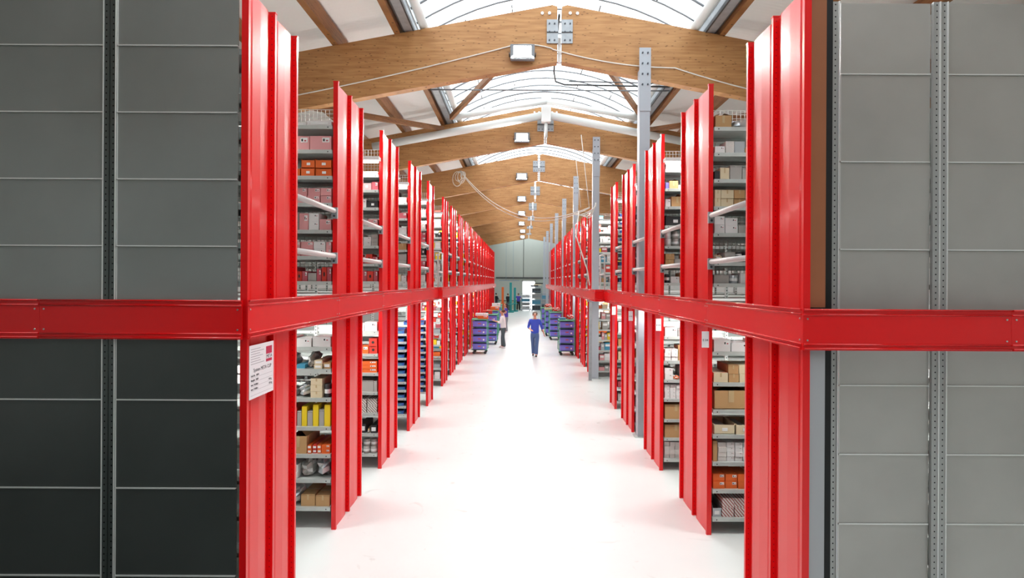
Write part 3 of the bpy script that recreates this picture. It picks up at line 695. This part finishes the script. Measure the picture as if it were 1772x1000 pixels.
GOODS = {
 (-1, 2, 'lower'): [[('carton', 'brown', .17, .13, .35, 1), ('carton', 'brown', .17, .14, .4, 2), ('bag', 'silver', .16, .2, .3, 1), ('bag', 'grey', .16, .2, .3, 1)],
                    [('bag', 'silver', .2, .24, .4, 1), ('bag', 'grey', .17, .2, .35, 1), (C_, 'white', .12, .08, .35, 3)],
                    [(C_, 'orange', .10, .05, .45, 2), ('long', 'orange', .05, .05, .48, 2), ('long', 'red', .05, .05, .48, 2), ('long', 'orange', .05, .05, .48, 2), ('open', 'brown', .2, .26, .45, 1)],
                    [(C_, 'yellow', .07, .26, .3, 1), (C_, 'grey', .06, .2, .3, 1), (C_, 'yellow', .065, .26, .3, 1), (C_, 'grey', .06, .18, .28, 1), (C_, 'yellow', .06, .24, .3, 1), (C_, 'grey', .05, .18, .3, 1), (C_, 'red', .1, .11, .45, 2)],
                    [('can', 'black', .09, .16, .12, 1), (C_, 'cream', .14, .075, .35, 4), ('bag', 'silver', .17, .14, .4, 1), ('bag', 'grey', .13, .1, .3, 1)],
                    [('long', 'brown', .09, .07, .48, 1), ('long', 'cream', .1, .05, .46, 2), ('bag', 'grey', .1, .18, .4, 1), ('long', 'teal', .1, .05, .5, 1), ('bag', 'silver', .12, .16, .3, 1)],
                    [(C_, 'white', .22, .12, .3, 1), (C_, 'white', .2, .1, .3, 1)]],
 (-1, 2, 'upper'): [[(C_, 'maroon', .05, .17, .3, 1), (C_, 'red', .055, .17, .3, 1), (C_, 'maroon', .05, .15, .3, 1), (C_, 'grey', .1, .1, .3, 1), (C_, 'maroon', .06, .12, .3, 1), (C_, 'red', .06, .12, .3, 1)],
                    [(C_, 'pink', .06, .085, .3, 3), (C_, 'white', .14, .085, .3, 3), (C_, 'pink', .15, .085, .3, 3), (C_, 'pink', .1, .085, .3, 3)],
                    [(C_, 'pink', .14, .13, .3, 1), (C_, 'white', .12, .1, .3, 2), (C_, 'pink', .11, .2, .3, 1), (C_, 'grey', .1, .1, .3, 2)],
                    [(C_, 'pink', .13, .09, .36, 2), (C_, 'pink', .15, .09, .36, 3), (C_, 'pink', .12, .09, .36, 3)],
                    [('tray', 'orange', .19, .1, .3, 2), ('tray', 'orange', .17, .1, .3, 2), ('tray', 'orange', .15, .1, .3, 1)],
                    [(C_, 'pink', .26, .17, .4, 1), (C_, 'pink', .25, .17, .4, 1)],
                    [('long', 'white', .3, .06, .48, 1), ('long', 'white', .26, .04, .48, 1)]],
 (1, 2, 'lower'): [[('bin', 'silver', .1, .16, .3, 1), (C_, 'striped', .14, .11, .3, 2), (C_, 'striped', .14, .11, .3, 2), (C_, 'striped', .12, .11, .3, 2)],
                   [(C_, 'orange', .14, .085, .3, 3), (C_, 'orange', .14, .085, .3, 3), (C_, 'orange', .14, .085, .3, 3)],
                   [(C_, 'brown', .05, .24, .3, 1), (C_, 'speckled', .1, .055, .25, 4), (C_, 'white', .09, .055, .2, 4), (C_, 'white', .09, .055, .2, 4), (C_, 'white', .08, .055, .2, 4)],
                   [('tray', 'cream', .26, .12, .4, 1), ('tray', 'cream', .2, .12, .4, 1)],
                   [('open', 'brown', .42, .28, .5, 1), ('open', 'cream', .25, .25, .5, 1)],
                   [(C_, 'cream', .17, .11, .4, 1), (C_, 'brown', .12, .1, .4, 2), (C_, 'cream', .17, .1, .4, 2), (C_, 'brown', .14, .1, .4, 2)],
                   [(C_, 'white', .2, .14, .3, 1), (C_, 'white', .24, .1, .3, 1)]],
 (1, 2, 'upper'): [[(C_, 'grey', .18, .1, .3, 1), ('can', 'silver', .12, .1, .16, 1), (C_, 'white', .14, .12, .3, 1)],
                   [('bag', 'cream', .12, .09, .2, 1), (C_, 'grey', .12, .12, .3, 1), ('can', 'black', .1, .06, .2, 2), (C_, 'black', .15, .13, .3, 1)],
                   [(C_, 'white', .12, .1, .3, 2), (C_, 'white', .15, .09, .3, 2), (C_, 'grey', .14, .1, .3, 1), (C_, 'orange', .1, .12, .3, 1)],
                   [(C_, 'cream', .07, .1, .34, 2), (C_, 'cream', .15, .1, .34, 2), (C_, 'brown', .13, .1, .34, 2), (C_, 'cream', .12, .1, .34, 2)],
                   [(C_, 'black', .06, .1, .2, 1), (C_, 'cream', .11, .14, .3, 1), (C_, 'grey', .14, .17, .3, 1), (C_, 'grey', .14, .14, .3, 1)],
                   [(C_, 'white', .12, .08, .2, 1), (C_, 'speckled', .1, .14, .3, 1), (C_, 'silver', .12, .14, .3, 1), (C_, 'brown', .1, .06, .3, 1)],
                   [('open', 'brown', .2, .18, .4, 1), ('bag', 'silver', .14, .1, .3, 1), (C_, 'grey', .12, .1, .3, 1)]],
 (-1, 3, 'lower'): [[('can', 'grey', .11, .11, .12, 2), ('can', 'grey', .11, .11, .12, 2), ('can', 'grey', .11, .11, .12, 1)],
                    [('long', 'black', .1, .12, .45, 1), ('can', 'brown', .06, .06, .4, 1), ('long', 'black', .12, .14, .45, 1)],
                    [(C_, 'banded', .16, .11, .3, 2), (C_, 'banded', .16, .11, .3, 2)],
                    [(C_, 'grey', .05, .17, .3, 1), (C_, 'grey', .2, .18, .3, 1), ('can', 'silver', .1, .15, .12, 1)],
                    [(C_, 'orange', .26, .06, .3, 4), (C_, 'orange', .2, .06, .3, 4)],
                    [(C_, 'red', .13, .12, .3, 2), (C_, 'orange', .2, .12, .3, 1)],
                    [(C_, 'white', .2, .14, .3, 1), (C_, 'white', .2, .1, .3, 1)]],
 (-1, 3, 'upper'): [[(C_, 'maroon', .06, .17, .3, 1), (C_, 'red', .1, .16, .3, 1), (C_, 'maroon', .08, .17, .3, 1)],
                    [(C_, 'maroon', .08, .11, .3, 2), (C_, 'red', .1, .15, .3, 1)],
                    [(C_, 'grey', .1, .06, .3, 3), (C_, 'white', .12, .07, .3, 2)],
                    [(C_, 'pink', .16, .12, .3, 1), (C_, 'grey', .14, .14, .3, 1)],
                    [('tray', 'black', .18, .12, .3, 1), (C_, 'white', .1, .14, .3, 1)],
                    [(C_, 'maroon', .1, .13, .3, 1), ('tray', 'pink', .15, .12, .3, 1), (C_, 'white', .1, .1, .3, 1)],
                    [('long', 'white', .2, .05, .45, 1)]],
 (1, 3, 'lower'): [[(C_, 'speckled', .08, .065, .2, 4), (C_, 'speckled', .08, .065, .2, 4), (C_, 'speckled', .08, .065, .2, 4)],
                   [(C_, 'brown', .36, .2, .4, 1)],
                   [(C_, 'brown', .36, .23, .4, 1)],
                   [(C_, 'white', .08, .055, .2, 4), (C_, 'white', .09, .055, .2, 4), (C_, 'white', .08, .055, .2, 4), (C_, 'white', .08, .055, .2, 4)],
                   [(C_, 'white', .13, .09, .3, 2), ('bag', 'orange', .1, .06, .1, 1), (C_, 'grey', .12, .1, .3, 2)],
                   [(C_, 'white', .1, .06, .25, 3), (C_, 'white', .1, .06, .25, 3), (C_, 'brown', .08, .06, .25, 4)],
                   [(C_, 'white', .2, .14, .3, 1), (C_, 'grey', .1, .1, .3, 1)]],
 (1, 3, 'upper'): [[('can', 'black', .08, .14, .12, 1), (C_, 'white', .14, .1, .3, 1), (C_, 'brown', .1, .16, .3, 1), (C_, 'black', .08, .14, .3, 1)],
                   [(C_, 'brown', .14, .09, .3, 2), (C_, 'grey', .14, .1, .3, 1)],
                   [('can', 'white', .12, .12, .3, 2), ('can', 'grey', .12, .12, .3, 2), ('can', 'white', .12, .12, .3, 1)],
                   [('tray', 'black', .3, .16, .3, 1)],
                   [(C_, 'white', .08, .12, .3, 1), ('open', 'brown', .2, .2, .3, 1)],
                   [(C_, 'violet', .05, .1, .2, 1), ('open', 'brown', .14, .16, .3, 1), (C_, 'white', .1, .06, .3, 1)],
                   [('tray', 'silver', .3, .1, .3, 1)]],
}
def lvl(s, k): return levels(s, k)
for (s, k, fl), rows in GOODS.items():
    zs = lvl(s, k)[0 if fl == 'lower' else 1]
    for li, spec in enumerate(rows):
        nz = zs[li + 1] - .045 if li + 1 < len(zs) else (zs[li] + .3 if fl == 'upper' else 2.40)
        fill(s, k, fl, li, zs[li], spec, .64 if k == 2 else .42, nz - zs[li])
# bin racks (fourth and fifth on the left, fifth on the right upstairs)
for s, k, fl in ((-1, 4, 'lower'), (-1, 5, 'lower'), (1, 5, 'upper')):
    zs = lvl(s, k)[0 if fl == 'lower' else 1]
    for li, z in enumerate(zs):
        y0 = RACKS[s][k - 1][0]
        for n in range(2):
            w_ = .22; u = .11 + n * .25 + R.uniform(-.01, .02)
            place('bin', 'blue', s * (XE + u + w_ / 2), y0 + .03, z + .0005, w_, .095, .32, 'blue bin on %s %s shelf of %s %s rack, %s' % (ORD[li], fl, ORD[k - 1], SIDE[s], COLW[n]), 'blue bins on the racks')
MIX = ['white', 'grey', 'pink', 'brown', 'maroon', 'white', 'cream', 'black', 'speckled', 'white']
for s, k, fl in ((-1, 4, 'upper'), (-1, 5, 'upper'), (1, 4, 'upper'), (1, 4, 'lower'), (1, 5, 'lower')):
    zs = lvl(s, k)[0 if fl == 'lower' else 1]
    for li, z in enumerate(zs[:-1]):
        spec = [(R.choice(['carton', 'carton', 'carton', 'tray']), R.choice(MIX if fl == 'upper' or s > 0 else MIX), R.uniform(.1, .17), R.uniform(.09, .2), .3, R.choice((1, 2))) for _ in range(2)]
        fill(s, k, fl, li, z, spec, .34, .27)

# goods beyond the fifth racks, too many and too small to count
st = MB(); q = random.Random(5)
for s in (-1, 1):
    for k, (y0, y1) in enumerate(FAR[s], 6):
        lo, up = levels(s, k)
        for z in lo + up:
            u = .09
            while u < (.8 if k < 8 else .5):
                w_ = q.uniform(.07, .2); h_ = q.uniform(.07, .24); c = q.choice(MIX + ['red', 'white', 'orange', 'yellow', 'silver', 'teal'])
                x0, x1 = sorted((s * (XE + u), s * (XE + u + w_))); st.box(x0, x1, y0 + .04, y0 + .35, z + .001, z + h_, PAL[c]); 
                if h_ > .14: st.box(x0 + .02, x1 - .02, y0 + .036, y0 + .04, z + h_ * .5, z + h_ * .8, LBL)
                u += w_ + .01 + (q.random() < .2) * .08
tag(st.build('distant_goods'), 'small mixed cartons filling the shelves of the far racks', 'goods', kind='stuff')

# ------------------------------------------------------------------ signs and notice
def text(body, parent, loc, size, m, rot, name='lettering', align='LEFT', ext=.0006):
    c = bpy.data.curves.new(name, 'FONT'); c.body = body; c.size = size; c.extrude = ext; c.align_x = align; c.materials.append(m); c.resolution_u = 2
    tmp = bpy.data.objects.new(name, c); me = bpy.data.meshes.new_from_object(tmp); bpy.data.objects.remove(tmp)
    o = bpy.data.objects.new(name, me); col.objects.link(o); o.location = loc; o.rotation_euler = rot; o.parent = parent; return o
FACE_AISLE_L = (PI / 2, 0, PI / 2)
nt_ = thing('notice_board', 'white load notice with crimson logo on the nearest left red end panel', 'notice', (-XE + .004 - .002, 4.655, 1.985))
MB().box(0, .004, -.025, .425, 0, .435, PAPER).build('notice_sheet', nt_)
MB().box(.004, .0048, .275, .39, .27, .40, MAG).build('logo_block', nt_)
MB().box(.0048, .0054, .275, .39, .295, .335, PAPER).build('logo_strip', nt_)
text('META', nt_, (.0056, .281, .301), .042, INK, FACE_AISLE_L)
text('System META CLIP', nt_, (.0045, .045, .215), .042, INK, FACE_AISLE_L)
m = MB(); q = random.Random(8)
for i in range(7): m.box(.004, .0046, .0, q.uniform(.15, .24), .40 - i * .02, .404 - i * .02, INKG)
m.build('small_print', nt_)
for i, (a, b) in enumerate((('Feld-Nr.  8894', ''), ('Baujahr  2009', ''), ('max. Fachlast', '80 kg'), ('max. Feldlast', '750 kg'), ('', ''))):
    z = .178 - i * .036
    if a: text(a, nt_, (.0045, .0, z), .024, INK, FACE_AISLE_L)
    if b: text(b, nt_, (.0045, .33, z), .024, INK, FACE_AISLE_L)
    MB().box(.004, .0046, .0, .40, z - .008, z - .0065, INKG).build('ruled_line', nt_)
def sign(x, y, z, txt, label, w_=.085, h_=.19):
    t = thing('aisle_sign', label, 'sign', (x, y, z), 'white aisle number signs')
    MB().box(-w_ / 2, w_ / 2, 0, .006, 0, h_, PAPER).build('sign_plate', t, bevel=.006)
    text(txt, t, (0, -.001, h_ * .40), .036 if w_ < .1 else .048, INK, (PI / 2, 0, 0), 'lettering', 'CENTER')
    for zz in (.03, h_ - .03): pass
sign(-XE - .1, 5.612 + .05, 2.2, 'G 04', 'white sign reading G 04 at the nearest gap in the left racks', .11, .2)
sign(XE - .03, 6.735, 2.19, 'E 04', 'white sign reading E 04 on the second right rack end')
sign(XE - .03, 9.035, 2.19, 'E 03', 'white sign reading E 03 on the third right rack end')
sign(XE - .03, 11.33, 2.19, 'E 02', 'white sign reading E 02 on the fourth right rack end')
sign(XE - .03, 13.40, 2.19, 'E 01', 'white sign reading E 01 on the fifth right rack end')

# ------------------------------------------------------------------ order trolleys with crates
GRN = mat('green_trolley_frame', (96, 178, 142), .4); TEAL = mat('teal_frame', (40, 150, 150), .4); RUB = mat('grey_rubber', (60, 62, 62), .6)
def make_trolley(label, x, y, frame=GRN, W=.62, Dp=.8, H=1.42, rotz=0, group='order picking trolleys'):
    t = thing('order_trolley', label, 'trolley', (x, y, 0), group, rotz)
    m = MB()
    for i in (-1, 1):
        for j in (0, 1): m.box(i * W / 2 - .014, i * W / 2 + .014, j * Dp - .014, j * Dp + .014, .16, H, frame)
    m.box(-W / 2, W / 2, -.014, .014, H - .02, H, frame); m.box(-W / 2 - .014, -W / 2 + .014, 0, Dp, H - .02, H, frame); m.box(W / 2 - .014, W / 2 + .014, 0, Dp, H - .02, H, frame); m.box(-W / 2, W / 2, Dp - .014, Dp + .014, H - .02, H, frame)
    m.build('frame', t)
    lv = [.18 + i * .305 for i in range(4)]
    for z in lv + [H - .03]:
        MB().box(-W / 2 + .012, W / 2 - .012, 0, Dp, z - .02, z, frame).build('tray_shelf', t)
    for i in (-1, 1):
        for j in (.08, Dp - .08):
            c = MB().box(-.02, .02, -.02, .02, .1, .16, RUB).build('caster', t, (i * (W / 2 - .08), j, 0))
            MB().tube([(0, -.018, .056), (0, .018, .056)], .056, RUB, 16).build('wheel', c)
    return t, lv
def crate_mesh():
    if 'crate' in MC: return MC['crate']
    b = PAL['violet']; m = MB(); t = .02
    m.prism([(-.26, 0), (.26, 0), (.28, .23), (-.28, .23)], 0, .02, b); m.prism([(-.26, 0), (.26, 0), (.28, .23), (-.28, .23)], .73, .75, b)
    m.box(-.27, -.25, .02, .73, 0, .23, b); m.box(.25, .27, .02, .73, 0, .23, b); m.box(-.26, .26, 0, .75, 0, .02, b)
    m.box(-.285, .285, -.012, .02, .205, .235, b); m.box(-.285, -.25, 0, .75, .205, .235, b); m.box(.25, .285, 0, .75, .205, .235, b)
    m.box(-.06, .06, -.004, .0, .12, .16, PAL['maroon']); m.box(.14, .2, -.004, .0, .07, .13, LBL)
    MC['crate'] = m.mesh('plastic_crate'); return MC['crate']
def load(tl, x, y, lv, who, rotz=0, n=4):
    for i in range(n):
        o = link('plastic_crate', crate_mesh(), None, (x, y - .03 if rotz == 0 else y, lv[i] + .002), None, rotz)
        tag(o, 'violet blue crate, %s from the bottom, on the %s' % (['lowest', 'second', 'third', 'top'][i] if i else 'lowest', who) if i else 'violet blue crate, the lowest on the ' + who, 'crate', 'violet blue crates on the trolleys')
TR = [(-1.68, 23.4, 'green trolley nearest on the left', 1), (1.84, 23.1, 'green trolley nearest on the right', 1), (-1.42, 26.9, 'green trolley behind the white shirted picker', 0),
      (1.75, 29.2, 'trolley second along the right racks', 0), (1.62, 31.2, 'trolley third along the right racks', 0), (1.5, 34.0, 'trolley fourth along the right racks', 0),
      (-1.5, 30.5, 'trolley third along the left racks', 0), (-1.5, 34.5, 'trolley fourth along the left racks', 0), (-1.6, 38.5, 'trolley fifth along the left racks', 0)]
for x, y, who, near in TR:
    t, lv = make_trolley(who + ', loaded with violet blue crates', x, y); load(t, x, y, lv, who)
def top_item(name, c, x, y, z, w_, h_, d_, label, cat='box', kind='carton'):
    o = link(name, unit(kind, c), None, (x, y, z), (w_, d_, h_)); tag(o, label, cat); return o
top_item('carton', 'orange', -1.55, 23.45, 1.421, .4, .13, .3, 'orange carton lying on top of the nearest left trolley')
top_item('carton', 'white', -1.6, 23.45, 1.552, .5, .1, .3, 'white carton topmost on the nearest left trolley')
top_item('carton', 'red', -1.58, 27.0, 1.421, .45, .16, .35, 'red carton on the trolley behind the white shirted picker')
top_item('carton', 'orange', -1.4, 30.6, 1.421, .45, .18, .35, 'orange carton on the third left trolley')
top_item('carton', 'white', -1.5, 34.6, 1.421, .5, .22, .35, 'white carton on the fourth left trolley')
top_item('plastic_bag', 'red', 1.98, 23.2, 1.421, .3, .2, .3, 'red bag heaped on top of the nearest right trolley', 'bag', 'bag')
top_item('carton', 'teal', 1.67, 23.2, 1.421, .25, .08, .3, 'flat teal box on top of the nearest right trolley')
top_item('plastic_bag', 'red', 1.8, 29.3, 1.421, .45, .22, .35, 'red bag on the second right trolley', 'bag', 'bag')
top_item('carton', 'cream', 1.5, 31.3, 1.421, .45, .1, .35, 'cream box on the third right trolley')
top_item('plastic_bag', 'red', 1.6, 34.1, 1.421, .45, .2, .35, 'red bag on the fourth right trolley', 'bag', 'bag')

# far end of the hall: wire roll carts, bench, lifting posts
STEEL = mat('blue_grey_wire', (130, 150, 166), .4, metal=.2)
def cart(x, y, H, label, fill_):
    t = thing('wire_roll_cart', label, 'cart', (x, y, 0), 'wire roll carts at the end wall'); W = 1.05; D = .7
    m = MB()
    for i in range(8):
        xx = -W / 2 + W * i / 7; m.box(xx - .01, xx + .01, 0, .02, .15, H, STEEL); m.box(xx - .01, xx + .01, D, D + .02, .15, H, STEEL)
    for j in range(6): z = .15 + (H - .15) * j / 5; m.box(-W / 2, W / 2, -.02, 0, z - .015, z + .015, STEEL); m.box(-W / 2, -W / 2 + .02, 0, D, z - .015, z + .015, STEEL); m.box(W / 2 - .02, W / 2, 0, D, z - .015, z + .015, STEEL)
    m.build('cage', t)
    MB().box(-W / 2, W / 2, 0, D, .12, .15, STEEL).build('platform', t)
    for i in (-1, 1):
        for j in (.08, D - .08): MB().tube([(i * .42 - .02, j, .06), (i * .42 + .02, j, .06)], .06, RUB, 12).build('wheel', t)
    for j in range(4):
        c = fill_[j % len(fill_)]
        o = link('carton', unit('carton', c), None, (x + .0, y + .1, .155 + j * (H - .2) / 4), (.85, .5, (H - .3) / 4 * .8)); tag(o, '%s carton in the %s, level %s' % (c, label.split(',')[0], ['one', 'two', 'three', 'four'][j]), 'carton', 'cartons in the wire carts')
cart(.45, 58.0, 1.75, 'first wire cart from the blue shirted worker, half loaded', ['white', 'grey', 'teal'])
cart(1.5, 56.6, 2.45, 'tallest wire cart, black goods heaped on top', ['black', 'teal', 'grey'])
cart(2.35, 53.5, 1.8, 'wire cart standing by the right racks, darkly loaded', ['teal', 'black', 'grey'])
for c, dx, dz in (('black', -.2, 0), ('cream', .1, .12), ('black', .25, .24)):
    top_item('carton', c, 1.5 + dx, 56.7, 2.47 + dz, .75, .11, .4, '%s flat box %s on the tallest wire cart' % (c, ['lowest', 'middle', 'topmost'][int(dz * 8.4 + .1)]))
def lift(x, y, H, c, label):
    t = thing('lifting_post', label, 'lifting post', (x, y, 0), kind='thing')
    MB().box(-.11, .11, 0, .2, 0, H, c).build('mast', t, bevel=.02); MB().box(-.32, .32, -.2, .5, 0, .12, c).build('base_frame', t)
    MB().box(-.25, .25, -.45, 0, .75, .82, c).build('carriage', t)
lift(-1.0, 55.0, 2.85, TEAL, 'tall teal lifting mast by the packing bench'); lift(-.62, 56.6, 2.35, TEAL, 'shorter teal lifting mast beside the blue shirted worker'); lift(-1.8, 56.3, 2.4, PAL['orange'], 'orange lifting mast by the packing bench')
pb = thing('packing_bench', 'pale packing bench with dark top against the end wall', 'bench', (-1.1, 59.5, 0))
MB().box(-1.3, 1.1, 0, .8, .95, 1.0, DGREY).build('bench_top', pb); MB().box(-1.25, 1.05, .05, .75, .08, .95, mat('bench_front', (190, 196, 170), .6)).build('bench_cabinet', pb)
for i in (-1.2, 1.0):
    MB().box(i - .03, i + .03, .02, .08, 0, .95, TEAL).build('leg', pb)
hf = thing('hoist_frame', 'thin grey hoist frame hanging over the packing bench', 'hoist', (-1.2, 57.018, 0))
MB().box(-1.0, 1.0, 0, .06, 3.0, 3.06, STEEL).build('cross_bar', hf)
for i in (-.3, .4): MB().box(i - .015, i + .015, 0, .03, 3.06, 6.9, STEEL).build('hanger', hf)

# ------------------------------------------------------------------ people
SKIN = mat('skin', (214, 160, 130), .5)
def skinmesh(name, verts, edges, mats, parent, sub=1, root=0):
    me = bpy.data.meshes.new(name); me.from_pydata([v[:3] for v in verts], edges, []); me.materials.append(mats)
    o = bpy.data.objects.new(name, me); col.objects.link(o); o.parent = parent
    o.modifiers.new('skin', 'SKIN')
    if not me.skin_vertices: return o
    for i, v in enumerate(verts):
        r = v[3]; me.skin_vertices[0].data[i].radius = r if isinstance(r, tuple) else (r, r); me.skin_vertices[0].data[i].use_root = (i == root)
    sb = o.modifiers.new('smooth', 'SUBSURF'); sb.levels = sub; sb.render_levels = sub
    o.modifiers['skin'].use_smooth_shade = True
    return o
def person(label, loc, rotz, H, top, trouser, shoe, hair, elbows, wrists, feet, longhair=False, lean=0., sleeve=True, headyaw=0):
    """local frame: the person faces +y, z up; elbows/wrists: (left, right); feet: ((x, y), (x, y))"""
    t = thing('person', label, 'person', loc, 'people in the aisle', rotz); k = H / 1.70
    t.scale = (k, k, k)
    sh = [(-.185, lean, 1.39), (.185, lean, 1.39)]; hip = [(-.09, 0, .90), (.09, 0, .90)]
    V = []; E = []
    def add(p, r): V.append((*p, r)); return len(V) - 1
    pel = add((0, 0, .93), .10); sp = add((0, lean * .4, 1.12), .115); chn = add((0, lean * .9, 1.33), .125); nk = add((0, lean, 1.45), .055); nk2 = add((0, lean + .012, 1.50), .05)
    jaw = add((0, lean + .03, 1.55), (.062, .066)); hd = add((0, lean + .022, 1.61), (.083, .098)); tp = add((0, lean + .01, 1.68), (.066, .075))
    E += [(pel, sp), (sp, chn), (chn, nk), (nk, nk2), (nk2, jaw), (jaw, hd), (hd, tp)]
    nose = add((0, lean + .125, 1.59), .012); E.append((hd, nose))
    hands = []
    for i in (0, 1):
        s_ = -1 if i == 0 else 1
        a = add(sh[i], .055); e = add(elbows[i], .04); w_ = add(wrists[i], .025); E += [(chn, a), (a, e), (e, w_)]
        d = (Vector(wrists[i]) - Vector(elbows[i])).normalized(); pm = Vector(wrists[i]) + d * .06; p = add(tuple(pm), (.035, .018)); E.append((w_, p))
        side = d.cross(Vector((0, 0, 1))); side = side.normalized() if side.length > .2 else Vector((0, 1, 0)); 
        nrm = d.cross(side).normalized(); kp = add(tuple(pm + d * .03), (.034, .014)); E.append((p, kp))
        for q_, (off, ln) in enumerate(((-.03, .06), (-.01, .072), (.01, .068), (.028, .052))):
            b0 = pm + d * .035 + side * off; f1 = add(tuple(b0 + d * ln * .5 + nrm * .004), .009); f2 = add(tuple(b0 + d * ln * .95 - nrm * .018), .0075); E += [(kp, f1), (f1, f2)]
        th = add(tuple(Vector(wrists[i]) + d * .03 - side * .035), .011); th2 = add(tuple(Vector(wrists[i]) + d * .07 - side * .055), .009); E += [(p, th), (th, th2)]
        hp = add(hip[i], .06); fx, fy = feet[i]; kn = add(((hip[i][0] + fx) / 2, fy / 2 + .035, .49), .052); an = add((fx, fy, .09), .034); to = add((fx, fy + .13, .035), (.04, .025))
        E += [(pel, hp), (hp, kn), (kn, an), (an, to)]
    body = skinmesh('body', V, E, SKIN, t, 2)
    # shirt
    V = []; E = []
    a0 = add((0, 0, .80), (.20, .15)); a1 = add((0, lean * .3, 1.06), (.165, .125)); a2 = add((0, lean * .8, 1.30), (.17, .13)); a3 = add((0, lean, 1.435), (.085, .07)); E += [(a0, a1), (a1, a2), (a2, a3)]
    for i in (0, 1):
        a = add((sh[i][0], lean, 1.385), .075); mid = Vector(sh[i]).lerp(Vector(elbows[i]), .55); m1 = add(tuple(mid), .06); E += [(a2, a), (a, m1)]
        if sleeve: e = add(elbows[i], .054); m2 = Vector(elbows[i]).lerp(Vector(wrists[i]), .45); e2 = add(tuple(m2), .046); E += [(m1, e), (e, e2)]
    skinmesh('shirt', V, E, top, t, 2)
    V = []; E = []
    p0 = add((0, 0, 1.0), (.15, .12)); p1 = add((0, 0, .88), (.165, .13)); E.append((p0, p1))
    for i in (0, 1):
        fx, fy = feet[i]; hp = add((hip[i][0], 0, .78), .105); kn = add(((hip[i][0] + fx) / 2, fy / 2 + .035, .49), .078); an = add((fx, fy, .05), .072); E += [(p1, hp), (hp, kn), (kn, an)]
    skinmesh('trousers', V, E, trouser, t, 2)
    for i in (0, 1):
        fx, fy = feet[i]; V = []; E = []
        a = add((fx, fy - .04, .045), (.042, .042)); b_ = add((fx, fy + .07, .04), (.046, .036)); c = add((fx, fy + .17, .03), (.04, .026)); E += [(a, b_), (b_, c)]
        skinmesh('shoe', V, E, shoe, t, 2)
    V = []; E = []
    h0 = add((0, lean + .0, 1.715), (.09, .10)); h1 = add((0, lean - .035, 1.665), (.112, .105)); h2 = add((0, lean - .055, 1.58), (.105, .07)); E += [(h0, h1), (h1, h2)]
    if longhair: h3 = add((0, lean - .08, 1.45), (.10, .05)); h4 = add((0, lean - .1, 1.27), (.085, .04)); E += [(h2, h3), (h3, h4)]
    skinmesh('hair', V, E, hair, t, 2)
    EY = mat('eye_dark', (40, 30, 28), .3); LIP = mat('lips', (176, 96, 88), .5)
    for sx in (-1, 1):
        MB().tube([(sx * .032, lean + .104, 1.615), (sx * .032, lean + .112, 1.615)], .009, EY, 8).build('eye', body)
        MB().tube([(sx * .084, lean + .01, 1.575), (sx * .094, lean + .0, 1.60), (sx * .086, lean - .0, 1.625)], [.008, .014, .008], SKIN, 8).build('ear', body)
    MB().box(-.022, .022, lean + .088, lean + .1, 1.545, 1.552, LIP).build('mouth', body)
    return t
CW = mat('white_shirt', (238, 238, 236), .8); CP = mat('purple_blue_shirt', (84, 70, 176), .8); CB = mat('royal_blue_overalls', (58, 84, 196), .8)
TG = mat('dark_grey_trousers', (72, 84, 88), .8); TB = mat('blue_jeans', (76, 104, 150), .8); TK = mat('black_trousers', (34, 34, 40), .8); TJ = mat('grey_jeans', (130, 134, 140), .8)
HB = mat('brown_hair', (92, 56, 36), .6); HK = mat('black_hair', (34, 28, 30), .6); SW = mat('white_shoe', (226, 226, 226), .6); SK = mat('black_shoe', (36, 36, 38), .6); HG = mat('grey_hair', (110, 96, 84), .6)
# white shirt picker, turned towards the trolley on the left, hands forward
person('person in a white shirt and dark trousers reaching towards the left trolleys', (-.78, 25.6, 0), math.radians(80), 1.68, CW, TG, SW, HB,
       ((-.24, .1, 1.14), (.24, .08, 1.14)), ((-.16, .36, 1.22), (.14, .34, 1.18)), ((-.1, -.08), (.1, .06)), lean=.04)
person('person with long dark hair in a purple top beside the left trolleys', (-.86, 33.5, 0), math.radians(100), 1.66, CP, TJ, SW, HK,
       ((-.24, .06, 1.14), (.24, .06, 1.14)), ((-.18, .32, 1.25), (.16, .3, 1.2)), ((-.09, -.03), (.09, .03)), longhair=True, sleeve=False, lean=.02)
person('person in blue work clothes walking along the middle of the aisle', (.55, 22.9, 0), math.radians(175), 1.72, CB, TB, SK, HG,
       ((-.26, -.08, 1.13), (.25, .06, 1.13)), ((-.34, -.06, .9), (.14, .24, 1.05)), ((-.07, .18), (.07, -.16)))
person('person in a purple top and black trousers facing the end wall', (-.28, 59.0, 0), 0, 1.72, CP, TK, SK, HG,
       ((-.3, .02, 1.15), (.3, .02, 1.15)), ((-.28, .25, 1.1), (.28, .25, 1.1)), ((-.12, 0), (.12, 0)), sleeve=False)
person('dark haired person in black working at the left end of the packing bench', (-2.5, 58.4, 0), math.radians(-60), 1.74, TK, TK, SK, HK,
       ((-.24, .08, 1.14), (.24, .08, 1.14)), ((-.2, .3, 1.1), (.2, .3, 1.1)), ((-.1, 0), (.1, 0)))
person('person in dark clothes between the orange and teal masts', (-1.32, 58.4, 0), math.radians(-30), 1.7, TK, TG, SK, HB,
       ((-.24, .08, 1.14), (.24, .08, 1.14)), ((-.2, .3, 1.1), (.2, .3, 1.1)), ((-.1, 0), (.1, 0)))
